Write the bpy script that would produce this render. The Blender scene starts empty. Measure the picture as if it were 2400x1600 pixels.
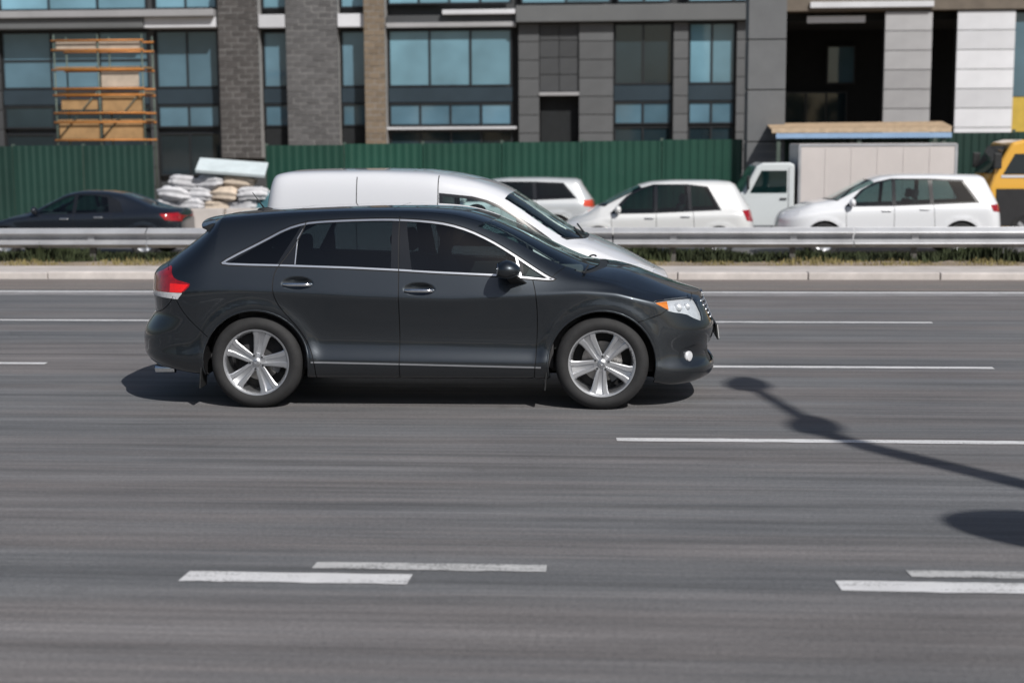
import bpy, bmesh, math, random
import numpy as np
from mathutils import Vector, Matrix
from mathutils.geometry import delaunay_2d_cdt

random.seed(7)
rng = np.random.default_rng(7)
scene = bpy.context.scene
COL = scene.collection

# ------------------------------------------------------------------ camera
CAM_H, PITCH, ROLL, YAW = 2.1045, 0.13293, 0.00538, 0.06885
cam_data = bpy.data.cameras.new('camera')
cam_data.lens = 52.0
cam_data.sensor_width = 36.0
cam_data.clip_start = 0.1
cam_data.clip_end = 3000.0
cam_data.dof.use_dof = True
cam_data.dof.focus_distance = 11.75
cam_data.dof.aperture_fstop = 1.6
cam = bpy.data.objects.new('camera', cam_data)
COL.objects.link(cam)
_F = Vector((-math.sin(YAW) * math.cos(PITCH), math.cos(YAW) * math.cos(PITCH), -math.sin(PITCH)))
_R = Vector((math.cos(YAW), math.sin(YAW), 0))
_U = _R.cross(_F)
_R2 = _R * math.cos(ROLL) - _U * math.sin(ROLL)
_U2 = _U * math.cos(ROLL) + _R * math.sin(ROLL)
cam.matrix_world = Matrix(((_R2.x, _U2.x, -_F.x, 0), (_R2.y, _U2.y, -_F.y, 0), (_R2.z, _U2.z, -_F.z, CAM_H), (0, 0, 0, 1)))
scene.camera = cam

# ------------------------------------------------------------------ sky and sun
SUN_DIR = Vector((0.60, -0.86, 1.0)).normalized()      # towards the sun
SUN_EL = math.asin(SUN_DIR.z)
world = bpy.data.worlds.new('World')
scene.world = world
world.use_nodes = True
wn = world.node_tree
wn.nodes.clear()
_sky = wn.nodes.new('ShaderNodeTexSky')
_sky.sky_type = 'NISHITA'
_sky.sun_disc = False
_sky.sun_elevation = SUN_EL
_sky.sun_rotation = math.atan2(SUN_DIR.x, SUN_DIR.y)
_sky.air_density = 1.0
_sky.dust_density = 2.0
_sky.ozone_density = 1.0
_bg = wn.nodes.new('ShaderNodeBackground')
_bg.inputs['Strength'].default_value = 0.062
_wo = wn.nodes.new('ShaderNodeOutputWorld')
wn.links.new(_sky.outputs[0], _bg.inputs['Color'])
wn.links.new(_bg.outputs[0], _wo.inputs['Surface'])
sun_data = bpy.data.lights.new('sun', 'SUN')
sun_data.energy = 4.15
sun_data.angle = math.radians(0.53)
sun_data.color = (1.0, 0.968, 0.925)
sun = bpy.data.objects.new('sun', sun_data)
COL.objects.link(sun)
sun.location = (20, -28, 40)
sun.rotation_euler = (-SUN_DIR).to_track_quat('-Z', 'Y').to_euler()

vs = scene.view_settings
vs.view_transform = 'Standard'
vs.look = 'None'
vs.exposure = 0.0
vs.gamma = 1.0
vs.use_curve_mapping = False
scene.render.engine = 'CYCLES'
scene.cycles.max_bounces = 8
scene.cycles.transparent_max_bounces = 24
scene.cycles.caustics_reflective = False
scene.cycles.caustics_refractive = False
scene.cycles.use_denoising = True
scene.cycles.sample_clamp_indirect = 4.0

# ------------------------------------------------------------------ materials
def new_mat(name):
    m = bpy.data.materials.new(name)
    m.use_nodes = True
    nt = m.node_tree
    b = nt.nodes['Principled BSDF']
    return m, nt, b

def N(nt, typ, **kw):
    n = nt.nodes.new(typ)
    for k, v in kw.items():
        if k.startswith('i_'):
            n.inputs[k[2:].replace('_', ' ')].default_value = v
        else:
            setattr(n, k, v)
    return n

def coords(nt, scale=(1, 1, 1), space='Object', loc=(0, 0, 0)):
    t = N(nt, 'ShaderNodeTexCoord')
    mp = N(nt, 'ShaderNodeMapping')
    mp.inputs['Scale'].default_value = scale
    mp.inputs['Location'].default_value = loc
    nt.links.new(t.outputs[space], mp.inputs['Vector'])
    return mp.outputs[0]

def noise(nt, vec, scale, detail=4, rough=0.55):
    n = N(nt, 'ShaderNodeTexNoise')
    n.inputs['Scale'].default_value = scale
    n.inputs['Detail'].default_value = detail
    n.inputs['Roughness'].default_value = rough
    nt.links.new(vec, n.inputs['Vector'])
    return n.outputs['Fac']

def ramp(nt, fac, stops):
    r = N(nt, 'ShaderNodeValToRGB')
    e = r.color_ramp.elements
    while len(e) < len(stops):
        e.new(0.5)
    for el, (p, c) in zip(e, stops):
        el.position = p
        el.color = (*c, 1) if len(c) == 3 else c
    nt.links.new(fac, r.inputs[0])
    return r.outputs[0]

def mixc(nt, fac, a, b, mode='MIX'):
    m = N(nt, 'ShaderNodeMix')
    m.data_type = 'RGBA'
    m.blend_type = mode
    for sock, v in ((m.inputs[0], fac), (m.inputs[6], a), (m.inputs[7], b)):
        if hasattr(v, 'is_linked'):
            nt.links.new(v, sock)
        elif isinstance(v, (int, float)):
            sock.default_value = v
        else:
            sock.default_value = (*v, 1) if len(v) == 3 else v
    return m.outputs[2]

def bump(nt, b, h, strength=0.3, dist=0.01):
    n = N(nt, 'ShaderNodeBump')
    n.inputs['Strength'].default_value = strength
    n.inputs['Distance'].default_value = dist
    nt.links.new(h, n.inputs['Height'])
    nt.links.new(n.outputs[0], b.inputs['Normal'])

MATS = {}
def mat(name, col=(0.5, 0.5, 0.5), rough=0.5, metal=0.0, coat=0.0, coat_rough=0.04, var=0.0, vscale=3.0, bmp=0.0, bscale=60.0, spec=0.5, emit=None, orand=0.0):
    """plain procedural surface: colour with soft noise variation and a fine bump"""
    if name in MATS:
        return MATS[name]
    m, nt, b = new_mat(name)
    b.inputs['Base Color'].default_value = (*col, 1)
    b.inputs['Roughness'].default_value = rough
    b.inputs['Metallic'].default_value = metal
    b.inputs['Coat Weight'].default_value = coat
    b.inputs['Coat Roughness'].default_value = coat_rough
    b.inputs['Specular IOR Level'].default_value = spec
    if var:
        v = coords(nt)
        f = noise(nt, v, vscale, 5, 0.6)
        dark = tuple(c * (1 - var) for c in col)
        lite = tuple(min(1, c * (1 + var)) for c in col)
        nt.links.new(ramp(nt, f, [(0.3, dark), (0.7, lite)]), b.inputs['Base Color'])
    if orand:
        oi = N(nt, 'ShaderNodeObjectInfo')
        mr = N(nt, 'ShaderNodeMapRange')
        mr.inputs[3].default_value = 1 - orand; mr.inputs[4].default_value = 1 + orand
        nt.links.new(oi.outputs['Random'], mr.inputs[0])
        lk = b.inputs['Base Color'].links
        src = lk[0].from_socket if lk else col
        nt.links.new(mixc(nt, 1.0, src, mr.outputs[0], 'MULTIPLY'), b.inputs['Base Color'])
    if bmp:
        v2 = coords(nt)
        bump(nt, b, noise(nt, v2, bscale, 3), bmp, 0.004)
    if emit:
        b.inputs['Emission Color'].default_value = (*emit[0], 1)
        b.inputs['Emission Strength'].default_value = emit[1]
    MATS[name] = m
    return m

def car_paint(name, col, metal=0.35, rough=0.34, dust=(0.16, 0.14, 0.12), dust_amt=0.35):
    m, nt, b = new_mat(name)
    v = coords(nt)
    g = N(nt, 'ShaderNodeSeparateXYZ')
    nt.links.new(v, g.inputs[0])
    mr = N(nt, 'ShaderNodeMapRange')
    mr.inputs[1].default_value = 0.75
    mr.inputs[2].default_value = 0.2
    nt.links.new(g.outputs[2], mr.inputs[0])
    n1 = noise(nt, v, 7.0, 6, 0.65)
    mul = N(nt, 'ShaderNodeMath', operation='MULTIPLY')
    nt.links.new(mr.outputs[0], mul.inputs[0])
    nt.links.new(n1, mul.inputs[1])
    mul2 = N(nt, 'ShaderNodeMath', operation='MULTIPLY')
    nt.links.new(mul.outputs[0], mul2.inputs[0])
    mul2.inputs[1].default_value = dust_amt
    nt.links.new(mixc(nt, mul2.outputs[0], col, dust), b.inputs['Base Color'])
    fl = noise(nt, v, 900.0, 2, 0.5)
    nt.links.new(ramp(nt, fl, [(0.35, (rough - 0.07,) * 3), (0.65, (rough + 0.07,) * 3)]), b.inputs['Roughness'])
    b.inputs['Metallic'].default_value = metal
    b.inputs['Coat Weight'].default_value = 1.0
    b.inputs['Coat IOR'].default_value = 1.5
    cr = N(nt, 'ShaderNodeMapRange')
    cr.inputs[3].default_value = 0.025
    cr.inputs[4].default_value = 0.22
    nt.links.new(mul2.outputs[0], cr.inputs[0])
    nt.links.new(cr.outputs[0], b.inputs['Coat Roughness'])
    MATS[name] = m
    return m

def glass(name, tint, refl=1.0, rough=0.0):
    """thin sheet glass: tinted see-through with a fresnel mirror on top"""
    m = bpy.data.materials.new(name)
    m.use_nodes = True
    nt = m.node_tree
    nt.nodes.clear()
    tr = N(nt, 'ShaderNodeBsdfTransparent')
    tr.inputs[0].default_value = (*tint, 1)
    gl = N(nt, 'ShaderNodeBsdfGlossy')
    gl.inputs['Roughness'].default_value = rough
    gl.inputs['Color'].default_value = (refl, refl, refl, 1)
    fr = N(nt, 'ShaderNodeFresnel')
    ge = N(nt, 'ShaderNodeNewGeometry')      # a thin sheet reflects alike from either side
    io = N(nt, 'ShaderNodeMapRange')
    io.inputs[3].default_value = 1.62; io.inputs[4].default_value = 1 / 1.62
    nt.links.new(ge.outputs['Backfacing'], io.inputs[0])
    nt.links.new(io.outputs[0], fr.inputs[0])
    mx = N(nt, 'ShaderNodeMixShader')
    out = N(nt, 'ShaderNodeOutputMaterial')
    nt.links.new(fr.outputs[0], mx.inputs[0])
    nt.links.new(tr.outputs[0], mx.inputs[1])
    nt.links.new(gl.outputs[0], mx.inputs[2])
    nt.links.new(mx.outputs[0], out.inputs[0])
    MATS[name] = m
    return m

# ------------------------------------------------------------------ object helpers
def link(o, parent=None):
    COL.objects.link(o)
    if parent is not None:
        o.parent = parent
    return o

def tag(o, label=None, cat=None, group=None, kind=None):
    if label: o['label'] = label
    if cat: o['category'] = cat
    if group: o['group'] = group
    if kind: o['kind'] = kind
    return o

def empty(name, loc=(0, 0, 0), rz=0.0, parent=None):
    o = bpy.data.objects.new(name, None)
    o.empty_display_size = 0.2
    link(o, parent)
    o.location = loc
    o.rotation_euler = (0, 0, rz)
    return o

class MB:
    """collects simple shapes into one mesh"""
    def __init__(s):
        s.v = []; s.f = []; s.m = []
    def add(s, vs, fs, mi=0):
        o = len(s.v)
        s.v += [tuple(map(float, p)) for p in vs]
        s.f += [tuple(i + o for i in f) for f in fs]
        s.m += [mi] * len(fs)
        return s
    def box(s, c, d, mi=0, rot=None):
        hx, hy, hz = d[0] / 2, d[1] / 2, d[2] / 2
        P = [Vector((sx * hx, sy * hy, sz * hz)) for sz in (-1, 1) for sy in (-1, 1) for sx in (-1, 1)]
        if rot is not None:
            P = [rot @ q for q in P]
        P = [q + Vector(c) for q in P]
        return s.add(P, [(0, 2, 3, 1), (4, 5, 7, 6), (0, 1, 5, 4), (2, 6, 7, 3), (0, 4, 6, 2), (1, 3, 7, 5)], mi)
    def bbox(s, x0, x1, y0, y1, z0, z1, mi=0):
        return s.box(((x0 + x1) / 2, (y0 + y1) / 2, (z0 + z1) / 2), (x1 - x0, y1 - y0, z1 - z0), mi)
    def tube(s, pts, r, n=8, mi=0, caps=True):
        pts = [Vector(p) for p in pts]
        rr = r if isinstance(r, (list, tuple)) else [r] * len(pts)
        vs, fs = [], []
        ref = None
        for i, p in enumerate(pts):
            d = (pts[min(i + 1, len(pts) - 1)] - pts[max(i - 1, 0)]).normalized()
            if ref is None:
                ref = Vector((0, 0, 1)) if abs(d.z) < 0.9 else Vector((1, 0, 0))
            a = d.cross(ref).normalized()
            b = a.cross(d).normalized()
            ref = b
            for k in range(n):
                t = 2 * math.pi * k / n
                vs.append(p + (a * math.cos(t) + b * math.sin(t)) * rr[i])
        for i in range(len(pts) - 1):
            for k in range(n):
                fs.append((i * n + k, i * n + (k + 1) % n, (i + 1) * n + (k + 1) % n, (i + 1) * n + k))
        if caps:
            fs.append(tuple(range(n - 1, -1, -1)))
            fs.append(tuple((len(pts) - 1) * n + k for k in range(n)))
        return s.add(vs, fs, mi)
    def lathe(s, prof, n=48, axis='y', c=(0, 0, 0), mi=0):
        """prof = [(radius, along)] turned about the axis"""
        vs, fs = [], []
        for (r, h) in prof:
            for k in range(n):
                t = 2 * math.pi * k / n
                a, b = r * math.cos(t), r * math.sin(t)
                q = {'y': (a, h, b), 'z': (a, b, h), 'x': (h, a, b)}[axis]
                vs.append((q[0] + c[0], q[1] + c[1], q[2] + c[2]))
        for i in range(len(prof) - 1):
            for k in range(n):
                f = (i * n + k, i * n + (k + 1) % n, (i + 1) * n + (k + 1) % n, (i + 1) * n + k)
                fs.append(f)
        return s.add(vs, fs, mi)
    def ell(s, c, r, nu=20, nv=12, mi=0, fn=None):
        vs, fs = [], []
        for j in range(nv + 1):
            ph = math.pi * j / nv
            for i in range(nu):
                th = 2 * math.pi * i / nu
                q = Vector((math.sin(ph) * math.cos(th), math.sin(ph) * math.sin(th), math.cos(ph)))
                if fn: q = fn(q)
                vs.append((c[0] + q.x * r[0], c[1] + q.y * r[1], c[2] + q.z * r[2]))
        for j in range(nv):
            for i in range(nu):
                fs.append((j * nu + i, (j + 1) * nu + i, (j + 1) * nu + (i + 1) % nu, j * nu + (i + 1) % nu))
        return s.add(vs, fs, mi)
    def prism(s, poly, y0, y1, mi=0, plane='xz'):
        n = len(poly)
        def P(a, b, h):
            return (a, h, b) if plane == 'xz' else ((a, b, h) if plane == 'xy' else (h, a, b))
        vs = [P(a, b, y0) for a, b in poly] + [P(a, b, y1) for a, b in poly]
        fs = [tuple(range(n)), tuple(range(2 * n - 1, n - 1, -1))]
        for i in range(n):
            fs.append((i, i + n, (i + 1) % n + n, (i + 1) % n))
        return s.add(vs, fs, mi)
    def build(s, name, mats, parent=None, smooth=False, bevel=0.0, seg=2, auto=None, fixn=True):
        me = bpy.data.meshes.new(name)
        me.from_pydata(s.v, [], s.f)
        ms = mats if isinstance(mats, (list, tuple)) else [mats]
        for m in ms: me.materials.append(m)
        if len(ms) > 1:
            me.polygons.foreach_set('material_index', s.m)
        if fixn:
            bm = bmesh.new(); bm.from_mesh(me)
            bmesh.ops.remove_doubles(bm, verts=bm.verts, dist=1e-5)
            bmesh.ops.recalc_face_normals(bm, faces=bm.faces)
            bm.to_mesh(me); bm.free()
        if smooth:
            me.polygons.foreach_set('use_smooth', [True] * len(me.polygons))
            if auto: 
                me.set_sharp_from_angle(angle=math.radians(auto))
        me.update()
        o = bpy.data.objects.new(name, me)
        link(o, parent)
        if bevel:
            bv = o.modifiers.new('bevel', 'BEVEL')
            bv.width = bevel; bv.segments = seg; bv.limit_method = 'ANGLE'; bv.angle_limit = math.radians(40)
        return o

def copy_tree(o, parent=None):
    c = o.copy()
    link(c, parent)
    for ch in list(o.children):
        copy_tree(ch, c)
    return c

def solid(name, m, parent=None, **kw):
    b = MB()
    bo = {k: kw.pop(k) for k in ('smooth', 'bevel', 'seg', 'auto') if k in kw}
    b.bbox(*kw['b'])
    return b.build(name, m, parent, **bo)
# ------------------------------------------------------------------ vehicle skins
# a skin is a smooth surface P(s, v): s runs along the car and bends round nose and tail, v runs from sill to roof centre.
# window, lamp and panel outlines are cut into it exactly (constrained triangulation), so every panel is a mesh of its own.
GX = np.arange(-4.5, 4.501, 0.005)
GZ = np.arange(-0.5, 4.0, 0.005)

def curve(pts, sig=0.06, G=GX):
    if np.isscalar(pts):
        return np.full(len(G), float(pts))
    a = np.array(sorted(pts), float)
    y = np.interp(G, a[:, 0], a[:, 1])
    n = int(4 * sig / 0.005)
    if n < 1:
        return y
    k = np.exp(-0.5 * (np.arange(-n, n + 1) * 0.005 / sig) ** 2)
    k /= k.sum()
    yp = np.r_[np.full(n, y[0]), y, np.full(n, y[-1])]
    return np.convolve(yp, k, 'valid')

def basis(v, K):
    """clamped cubic b-spline basis, K control points"""
    t = np.r_[np.zeros(3), np.linspace(0, 1, K - 2), np.ones(3)]
    v = np.clip(v, 0, 1 - 1e-9)
    B = [((v >= t[i]) & (v < t[i + 1])).astype(float) for i in range(len(t) - 1)]
    for d in range(1, 4):
        nb = []
        for i in range(len(t) - 1 - d):
            a = np.zeros_like(v)
            if t[i + d] > t[i]:
                a = a + (v - t[i]) / (t[i + d] - t[i]) * B[i]
            if t[i + d + 1] > t[i + 1]:
                a = a + (t[i + d + 1] - v) / (t[i + d + 1] - t[i + 1]) * B[i + 1]
            nb.append(a)
        B = nb
    return np.array(B)

def greville(k, K):
    t = np.r_[np.zeros(3), np.linspace(0, 1, K - 2), np.ones(3)]
    return t[k + 1:k + 4].mean()

class Shell:
    def __init__(s, ctl, sf, xn, nf, sr, xr, nr, bump=None, LV=2.6):
        s.K = len(ctl)
        s.yc = [curve(c[0], c[2] if len(c) > 2 else 0.06) for c in ctl]
        s.zc = [curve(c[1], c[2] if len(c) > 2 else 0.06) for c in ctl]
        s.xn = curve(xn, 0.02, GZ); s.xr = curve(xr, 0.02, GZ)
        s.sf, s.nf, s.sr, s.nr = sf, nf, sr, nr
        s.af = max(p[1] for p in xn) - sf
        s.ar = sr - min(p[1] for p in xr)
        s.s1 = sf + s.af * math.pi / 2
        s.s0 = sr - s.ar * math.pi / 2
        s.bump = bump
        s.LV = LV
        gs, gv = np.meshgrid(np.linspace(s.s0, s.s1, 170), np.linspace(0, 1, 130), indexing='ij')
        s.gs, s.gv = gs.ravel(), gv.ravel()
        s.gp = s.P(s.gs, s.gv)
    @staticmethod
    def sup(th, n):
        c, sn = np.cos(th), np.sin(th)
        c = np.maximum(c, 0); sn = np.maximum(sn, 0)
        r = (c ** n + sn ** n) ** (-1.0 / n)
        return r * sn, r * c
    def P(s, S, V):
        S = np.clip(np.asarray(S, float), s.s0, s.s1); V = np.asarray(V, float)
        a, ca = s.sup(np.clip((S - s.sf) / (s.s1 - s.sf), 0, 1) * math.pi / 2, s.nf)
        b, cb = s.sup(np.clip((s.sr - S) / (s.sr - s.s0), 0, 1) * math.pi / 2, s.nr)
        m = np.clip(S, s.sr, s.sf)
        xs = m + s.af * a - s.ar * b
        B = basis(V, s.K)
        y = sum(B[k] * np.interp(xs, GX, s.yc[k]) for k in range(s.K))
        z = sum(B[k] * np.interp(xs, GX, s.zc[k]) for k in range(s.K))
        x = m + (np.interp(z, GZ, s.xn) - s.sf) * a - (s.sr - np.interp(z, GZ, s.xr)) * b
        y = y * ca * cb
        if s.bump is not None:
            y = np.maximum(y + s.bump(x, z, V) * ca * cb, 0)
        return np.stack([x, y, z], -1)
    def N(s, S, V):
        ds, dv = 0.008, 0.003
        S = np.asarray(S, float); V = np.asarray(V, float)
        a = s.P(np.minimum(S + ds, s.s1), V) - s.P(np.maximum(S - ds, s.s0), V)
        b = s.P(S, np.minimum(V + dv, 1)) - s.P(S, np.maximum(V - dv, 0))
        n = -np.cross(a, b)
        l = np.linalg.norm(n, axis=-1, keepdims=True)
        n = np.where(l > 1e-12, n / np.maximum(l, 1e-12), np.array([0, 0, 1.0]))
        # on the centre line the normal has no sideways part
        P = s.P(S, V)
        n[np.abs(P[:, 1]) < 1e-6, 1] = 0
        n /= np.maximum(np.linalg.norm(n, axis=-1, keepdims=True), 1e-9)
        return n
    def inv(s, pts, proj='xz', lo=0.0, hi=1.0):
        """points of a side ('xz'), top ('xy') or front ('yz') view -> (s, v)"""
        ix = {'xz': (0, 2), 'xy': (0, 1), 'yz': (1, 2)}[proj]
        pts = np.asarray(pts, float)
        ok = (s.gv >= lo) & (s.gv <= hi)
        if proj == 'yz':
            ok &= s.gs > 0
        gp, gs, gv = s.gp[ok][:, ix], s.gs[ok], s.gv[ok]
        i = np.array([np.argmin(((gp - q) ** 2).sum(1)) for q in pts])
        S, V = gs[i].copy(), gv[i].copy()
        for _ in range(14):
            p0 = s.P(S, V)[:, ix]
            h = 1e-4
            Ja = (s.P(S + h, V)[:, ix] - s.P(S - h, V)[:, ix]) / (2 * h)
            Vp, Vm = np.minimum(V + h, 1), np.maximum(V - h, 0)
            Jb = (s.P(S, Vp)[:, ix] - s.P(S, Vm)[:, ix]) / np.maximum(Vp - Vm, 1e-9)[:, None]
            r = pts - p0
            det = Ja[:, 0] * Jb[:, 1] - Ja[:, 1] * Jb[:, 0]
            det = np.where(np.abs(det) < 1e-6, np.sign(det) * 1e-6 + (det == 0) * 1e-6, det)
            dS = (r[:, 0] * Jb[:, 1] - r[:, 1] * Jb[:, 0]) / det
            dV = (Ja[:, 0] * r[:, 1] - Ja[:, 1] * r[:, 0]) / det
            S = np.clip(S + np.clip(dS, -0.06, 0.06), s.s0, s.s1)
            V = np.clip(V + np.clip(dV, -0.04, 0.04), lo, hi)
        if proj == 'xz':
            z0 = s.P(S, np.zeros_like(S))[:, 2]
            V = np.where(pts[:, 1] < z0 - 1e-3, -0.03, V)
        return np.stack([S, V], -1)

def densify(pts, step=0.03, closed=False):
    pts = [np.array(p, float) for p in pts]
    if closed:
        pts = pts + [pts[0]]
    out = []
    for a, b in zip(pts[:-1], pts[1:]):
        n = max(1, int(math.ceil(np.linalg.norm(b - a) / step)))
        out += [a + (b - a) * i / n for i in range(n)]
    if not closed:
        out.append(pts[-1])
    return np.array(out)

def smooth_path(pts, n=3, closed=False):
    """corner cutting"""
    p = np.array(pts, float)
    for _ in range(n):
        q = []
        m = len(p)
        rngi = range(m) if closed else range(m - 1)
        if not closed: q.append(p[0])
        for i in rngi:
            a, b = p[i], p[(i + 1) % m]
            q += [0.75 * a + 0.25 * b, 0.25 * a + 0.75 * b]
        if not closed: q.append(p[-1])
        p = np.array(q)
    return p

def ribbon(path, w):
    """thin closed outline of width w round an open path"""
    p = np.asarray(path, float)
    d = np.gradient(p, axis=0)
    d /= np.maximum(np.linalg.norm(d, axis=1, keepdims=True), 1e-9)
    n = np.stack([-d[:, 1], d[:, 0]], 1) * w / 2
    return np.r_[p + n, (p - n)[::-1]]

def offset_poly(poly, d):
    """closed outline moved outward by d (outline may run either way)"""
    p = np.asarray(poly, float)
    e = np.roll(p, -1, 0) - p
    e /= np.maximum(np.linalg.norm(e, axis=1, keepdims=True), 1e-9)
    nn = np.stack([e[:, 1], -e[:, 0]], 1)
    area = 0.5 * np.sum(p[:, 0] * np.roll(p[:, 1], -1) - np.roll(p[:, 0], -1) * p[:, 1])
    if area < 0: nn = -nn
    m = nn + np.roll(nn, 1, 0)
    l = np.linalg.norm(m, axis=1, keepdims=True)
    m = m / np.maximum(l, 1e-9)
    cosh = np.maximum((m * nn).sum(1, keepdims=True), 0.5)
    return p + m / cosh * d

def inside(pts, poly):
    x, y = pts[:, 0], pts[:, 1]
    px, py = poly[:, 0], poly[:, 1]
    r = np.zeros(len(pts), bool)
    j = len(poly) - 1
    for i in range(len(poly)):
        c = (py[i] > y) != (py[j] > y)
        if c.any():
            xi = (px[j] - px[i]) * (y - py[i]) / ((py[j] - py[i]) if py[j] != py[i] else 1e-12) + px[i]
            r ^= c & (x < xi)
        j = i
    return r

class Skin:
    """triangulated shell with regions cut in; regions: list of (name, closed uv outline), first match wins"""
    def __init__(s, sh, regions, step=0.03, dense=()):
        s.sh = sh
        LV = sh.LV
        sc = np.array([1.0, LV])
        V, E = [], []
        def addl(uv, closed):
            o = len(V)
            V.extend((uv * sc).tolist())
            n = len(uv)
            E.extend([(o + i, o + (i + 1) % n) for i in range(n if closed else n - 1)])
        ns = int((sh.s1 - sh.s0) / step)
        nv = int(LV / step)
        S = np.linspace(sh.s0, sh.s1, ns + 1); U = np.linspace(0, 1, nv + 1)
        addl(np.r_[np.c_[S, np.zeros(ns + 1)], np.c_[np.full(nv, sh.s1), U[1:]], np.c_[S[::-1][1:], np.ones(ns)], np.c_[np.full(nv - 1, sh.s0), U[::-1][1:-1]]], True)
        for nm, uv in regions:
            addl(uv, True)
        C = np.array(V)
        gs, gv = np.meshgrid(S[1:-1], U[1:-1], indexing='ij')
        gs = gs + (np.arange(nv - 1) % 2)[None, :] * (S[1] - S[0]) * 0.5
        G = np.c_[gs.ravel(), gv.ravel() * LV]
        G = G[G[:, 0] < sh.s1 - step * 0.4]
        for uv in dense:
            G = np.r_[G, uv * sc]
        keep = np.ones(len(G), bool)
        for i in range(0, len(G), 2000):
            d = np.min(((G[i:i + 2000, None, :] - C[None]) ** 2).sum(2), 1) if len(C) < 6000 else None
            if d is not None:
                keep[i:i + 2000] = d > (step * 0.3) ** 2
        G = G[keep]
        allv = [Vector(q) for q in V] + [Vector(q) for q in G.tolist()]
        vo, eo, fo, *_ = delaunay_2d_cdt(allv, E, [], 0, 1e-5, False)
        uv = np.array([(q[0], q[1] / LV) for q in vo])
        T = np.array([f for f in fo if len(f) == 3])
        cen = uv[T].mean(1)
        ok = (cen[:, 1] > 0) & (cen[:, 1] < 1) & (cen[:, 0] > sh.s0) & (cen[:, 0] < sh.s1)
        T, cen = T[ok], cen[ok]
        uvc = np.c_[uv[:, 0], np.clip(uv[:, 1], 0, 1)]
        s.P = sh.P(uvc[:, 0], uvc[:, 1]); s.Nn = sh.N(uvc[:, 0], uvc[:, 1])
        a, b, c = s.P[T[:, 0]], s.P[T[:, 1]], s.P[T[:, 2]]
        fn = np.cross(b - a, c - a)
        flip = (fn * s.Nn[T].mean(1)).sum(1) < 0
        T[flip] = T[flip][:, ::-1]
        good = np.linalg.norm(fn, axis=1) > 1e-10
        T, cen = T[good], cen[good]
        lab = np.full(len(T), -1)
        for i, (nm, uvp) in enumerate(regions):
            free = lab < 0
            lab[free & inside(cen, uvp)] = i
        s.names = [r[0] for r in regions]
        s.T, s.cen, s.lab = T, cen, lab
        # connected panels of what is left
        free = np.where(lab < 0)[0]
        par = {int(i): int(i) for i in free}
        def find(i):
            while par[i] != i:
                par[i] = par[par[i]]; i = par[i]
            return i
        ed = {}
        for i in free:
            t = T[i]
            for k in range(3):
                key = (min(t[k], t[(k + 1) % 3]), max(t[k], t[(k + 1) % 3]))
                if key in ed:
                    ra, rb = find(int(i)), find(ed[key])
                    par[ra] = rb
                else:
                    ed[key] = int(i)
        s.comp = np.array([find(int(i)) if lab[i] < 0 else -1 for i in range(len(T))])
    def region(s, name):
        ids = [i for i, n in enumerate(s.names) if n == name]
        return np.isin(s.lab, ids)
    def panel(s, uv):
        """triangles of the panel that holds the point uv"""
        d = ((s.cen - np.array(uv)) ** 2 * np.array([1, s.sh.LV ** 2])).sum(1)
        d = np.where(s.lab < 0, d, 1e9)
        return s.comp == s.comp[np.argmin(d)]
    def pieces(s, mask):
        """split a set of triangles into its connected pieces"""
        ids = np.where(mask)[0]
        par = {int(i): int(i) for i in ids}
        def find(i):
            while par[i] != i:
                par[i] = par[par[i]]; i = par[i]
            return i
        ed = {}
        for i in ids:
            t = s.T[i]
            for k in range(3):
                key = (min(t[k], t[(k + 1) % 3]), max(t[k], t[(k + 1) % 3]))
                if key in ed: par[find(int(i))] = find(ed[key])
                else: ed[key] = int(i)
        root = np.array([find(int(i)) for i in ids])
        out = []
        for r in np.unique(root):
            m = np.zeros(len(s.T), bool); m[ids[root == r]] = True
            if m.sum() > 2: out.append(m)
        return out
    def build(s, name, mask, m, parent, side=-1, th=0.012, off=0.0):
        """side -1 near, +1 far, 0 both halves in one mesh"""
        T = s.T[mask]
        if len(T) == 0:
            print('EMPTY REGION', name); return None
        used, inv = np.unique(T, return_inverse=True)
        T = inv.reshape(T.shape)
        N_ = s.Nn[used]; P = s.P[used] + N_ * off
        P = np.where(np.abs(s.P[used][:, 1:2]) < 1e-6, np.c_[P[:, 0], np.zeros(len(P)), P[:, 2]], P)
        v, f, nl = P.tolist(), T.tolist(), N_[T.ravel()].tolist()
        if th:
            cnt = {}
            for t in T:
                for k in range(3):
                    a, b = int(t[k]), int(t[(k + 1) % 3])
                    cnt[(a, b)] = cnt.get((a, b), 0) + 1
            low = {}
            for (a, b) in list(cnt):
                if (b, a) in cnt: continue
                if abs(P[a][1]) < 1e-4 and abs(P[b][1]) < 1e-4: continue
                for q in (a, b):
                    if q not in low:
                        low[q] = len(v); v.append((P[q] - N_[q] * th).tolist())
                f.append([b, a, low[a], low[b]])
                e = np.cross(P[a] - P[b], -N_[a]); e /= max(np.linalg.norm(e), 1e-9)
                nl += [e.tolist()] * 4
        me = bpy.data.meshes.new(name)
        A = np.array(v)
        def flipped(off_):
            return (A * np.array([1, -1, 1])).tolist(), [[i + off_ for i in q[::-1]] for q in f]
        nlm = []
        if side <= 0:
            k = 0
            for q in f:
                nlm += [[n[0], -n[1], n[2]] for n in nl[k:k + len(q)][::-1]]
                k += len(q)
        if side > 0:
            V, Fc, NL = v, f, nl
        elif side < 0:
            V, Fc = flipped(0); NL = nlm
        else:
            V2, F2 = flipped(len(v)); V, Fc, NL = v + V2, f + F2, nl + nlm
        me.from_pydata(V, [], Fc)
        me.polygons.foreach_set('use_smooth', [True] * len(Fc))
        me.normals_split_custom_set(NL)
        me.materials.append(m)
        o = bpy.data.objects.new(name, me)
        return link(o, parent)
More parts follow.
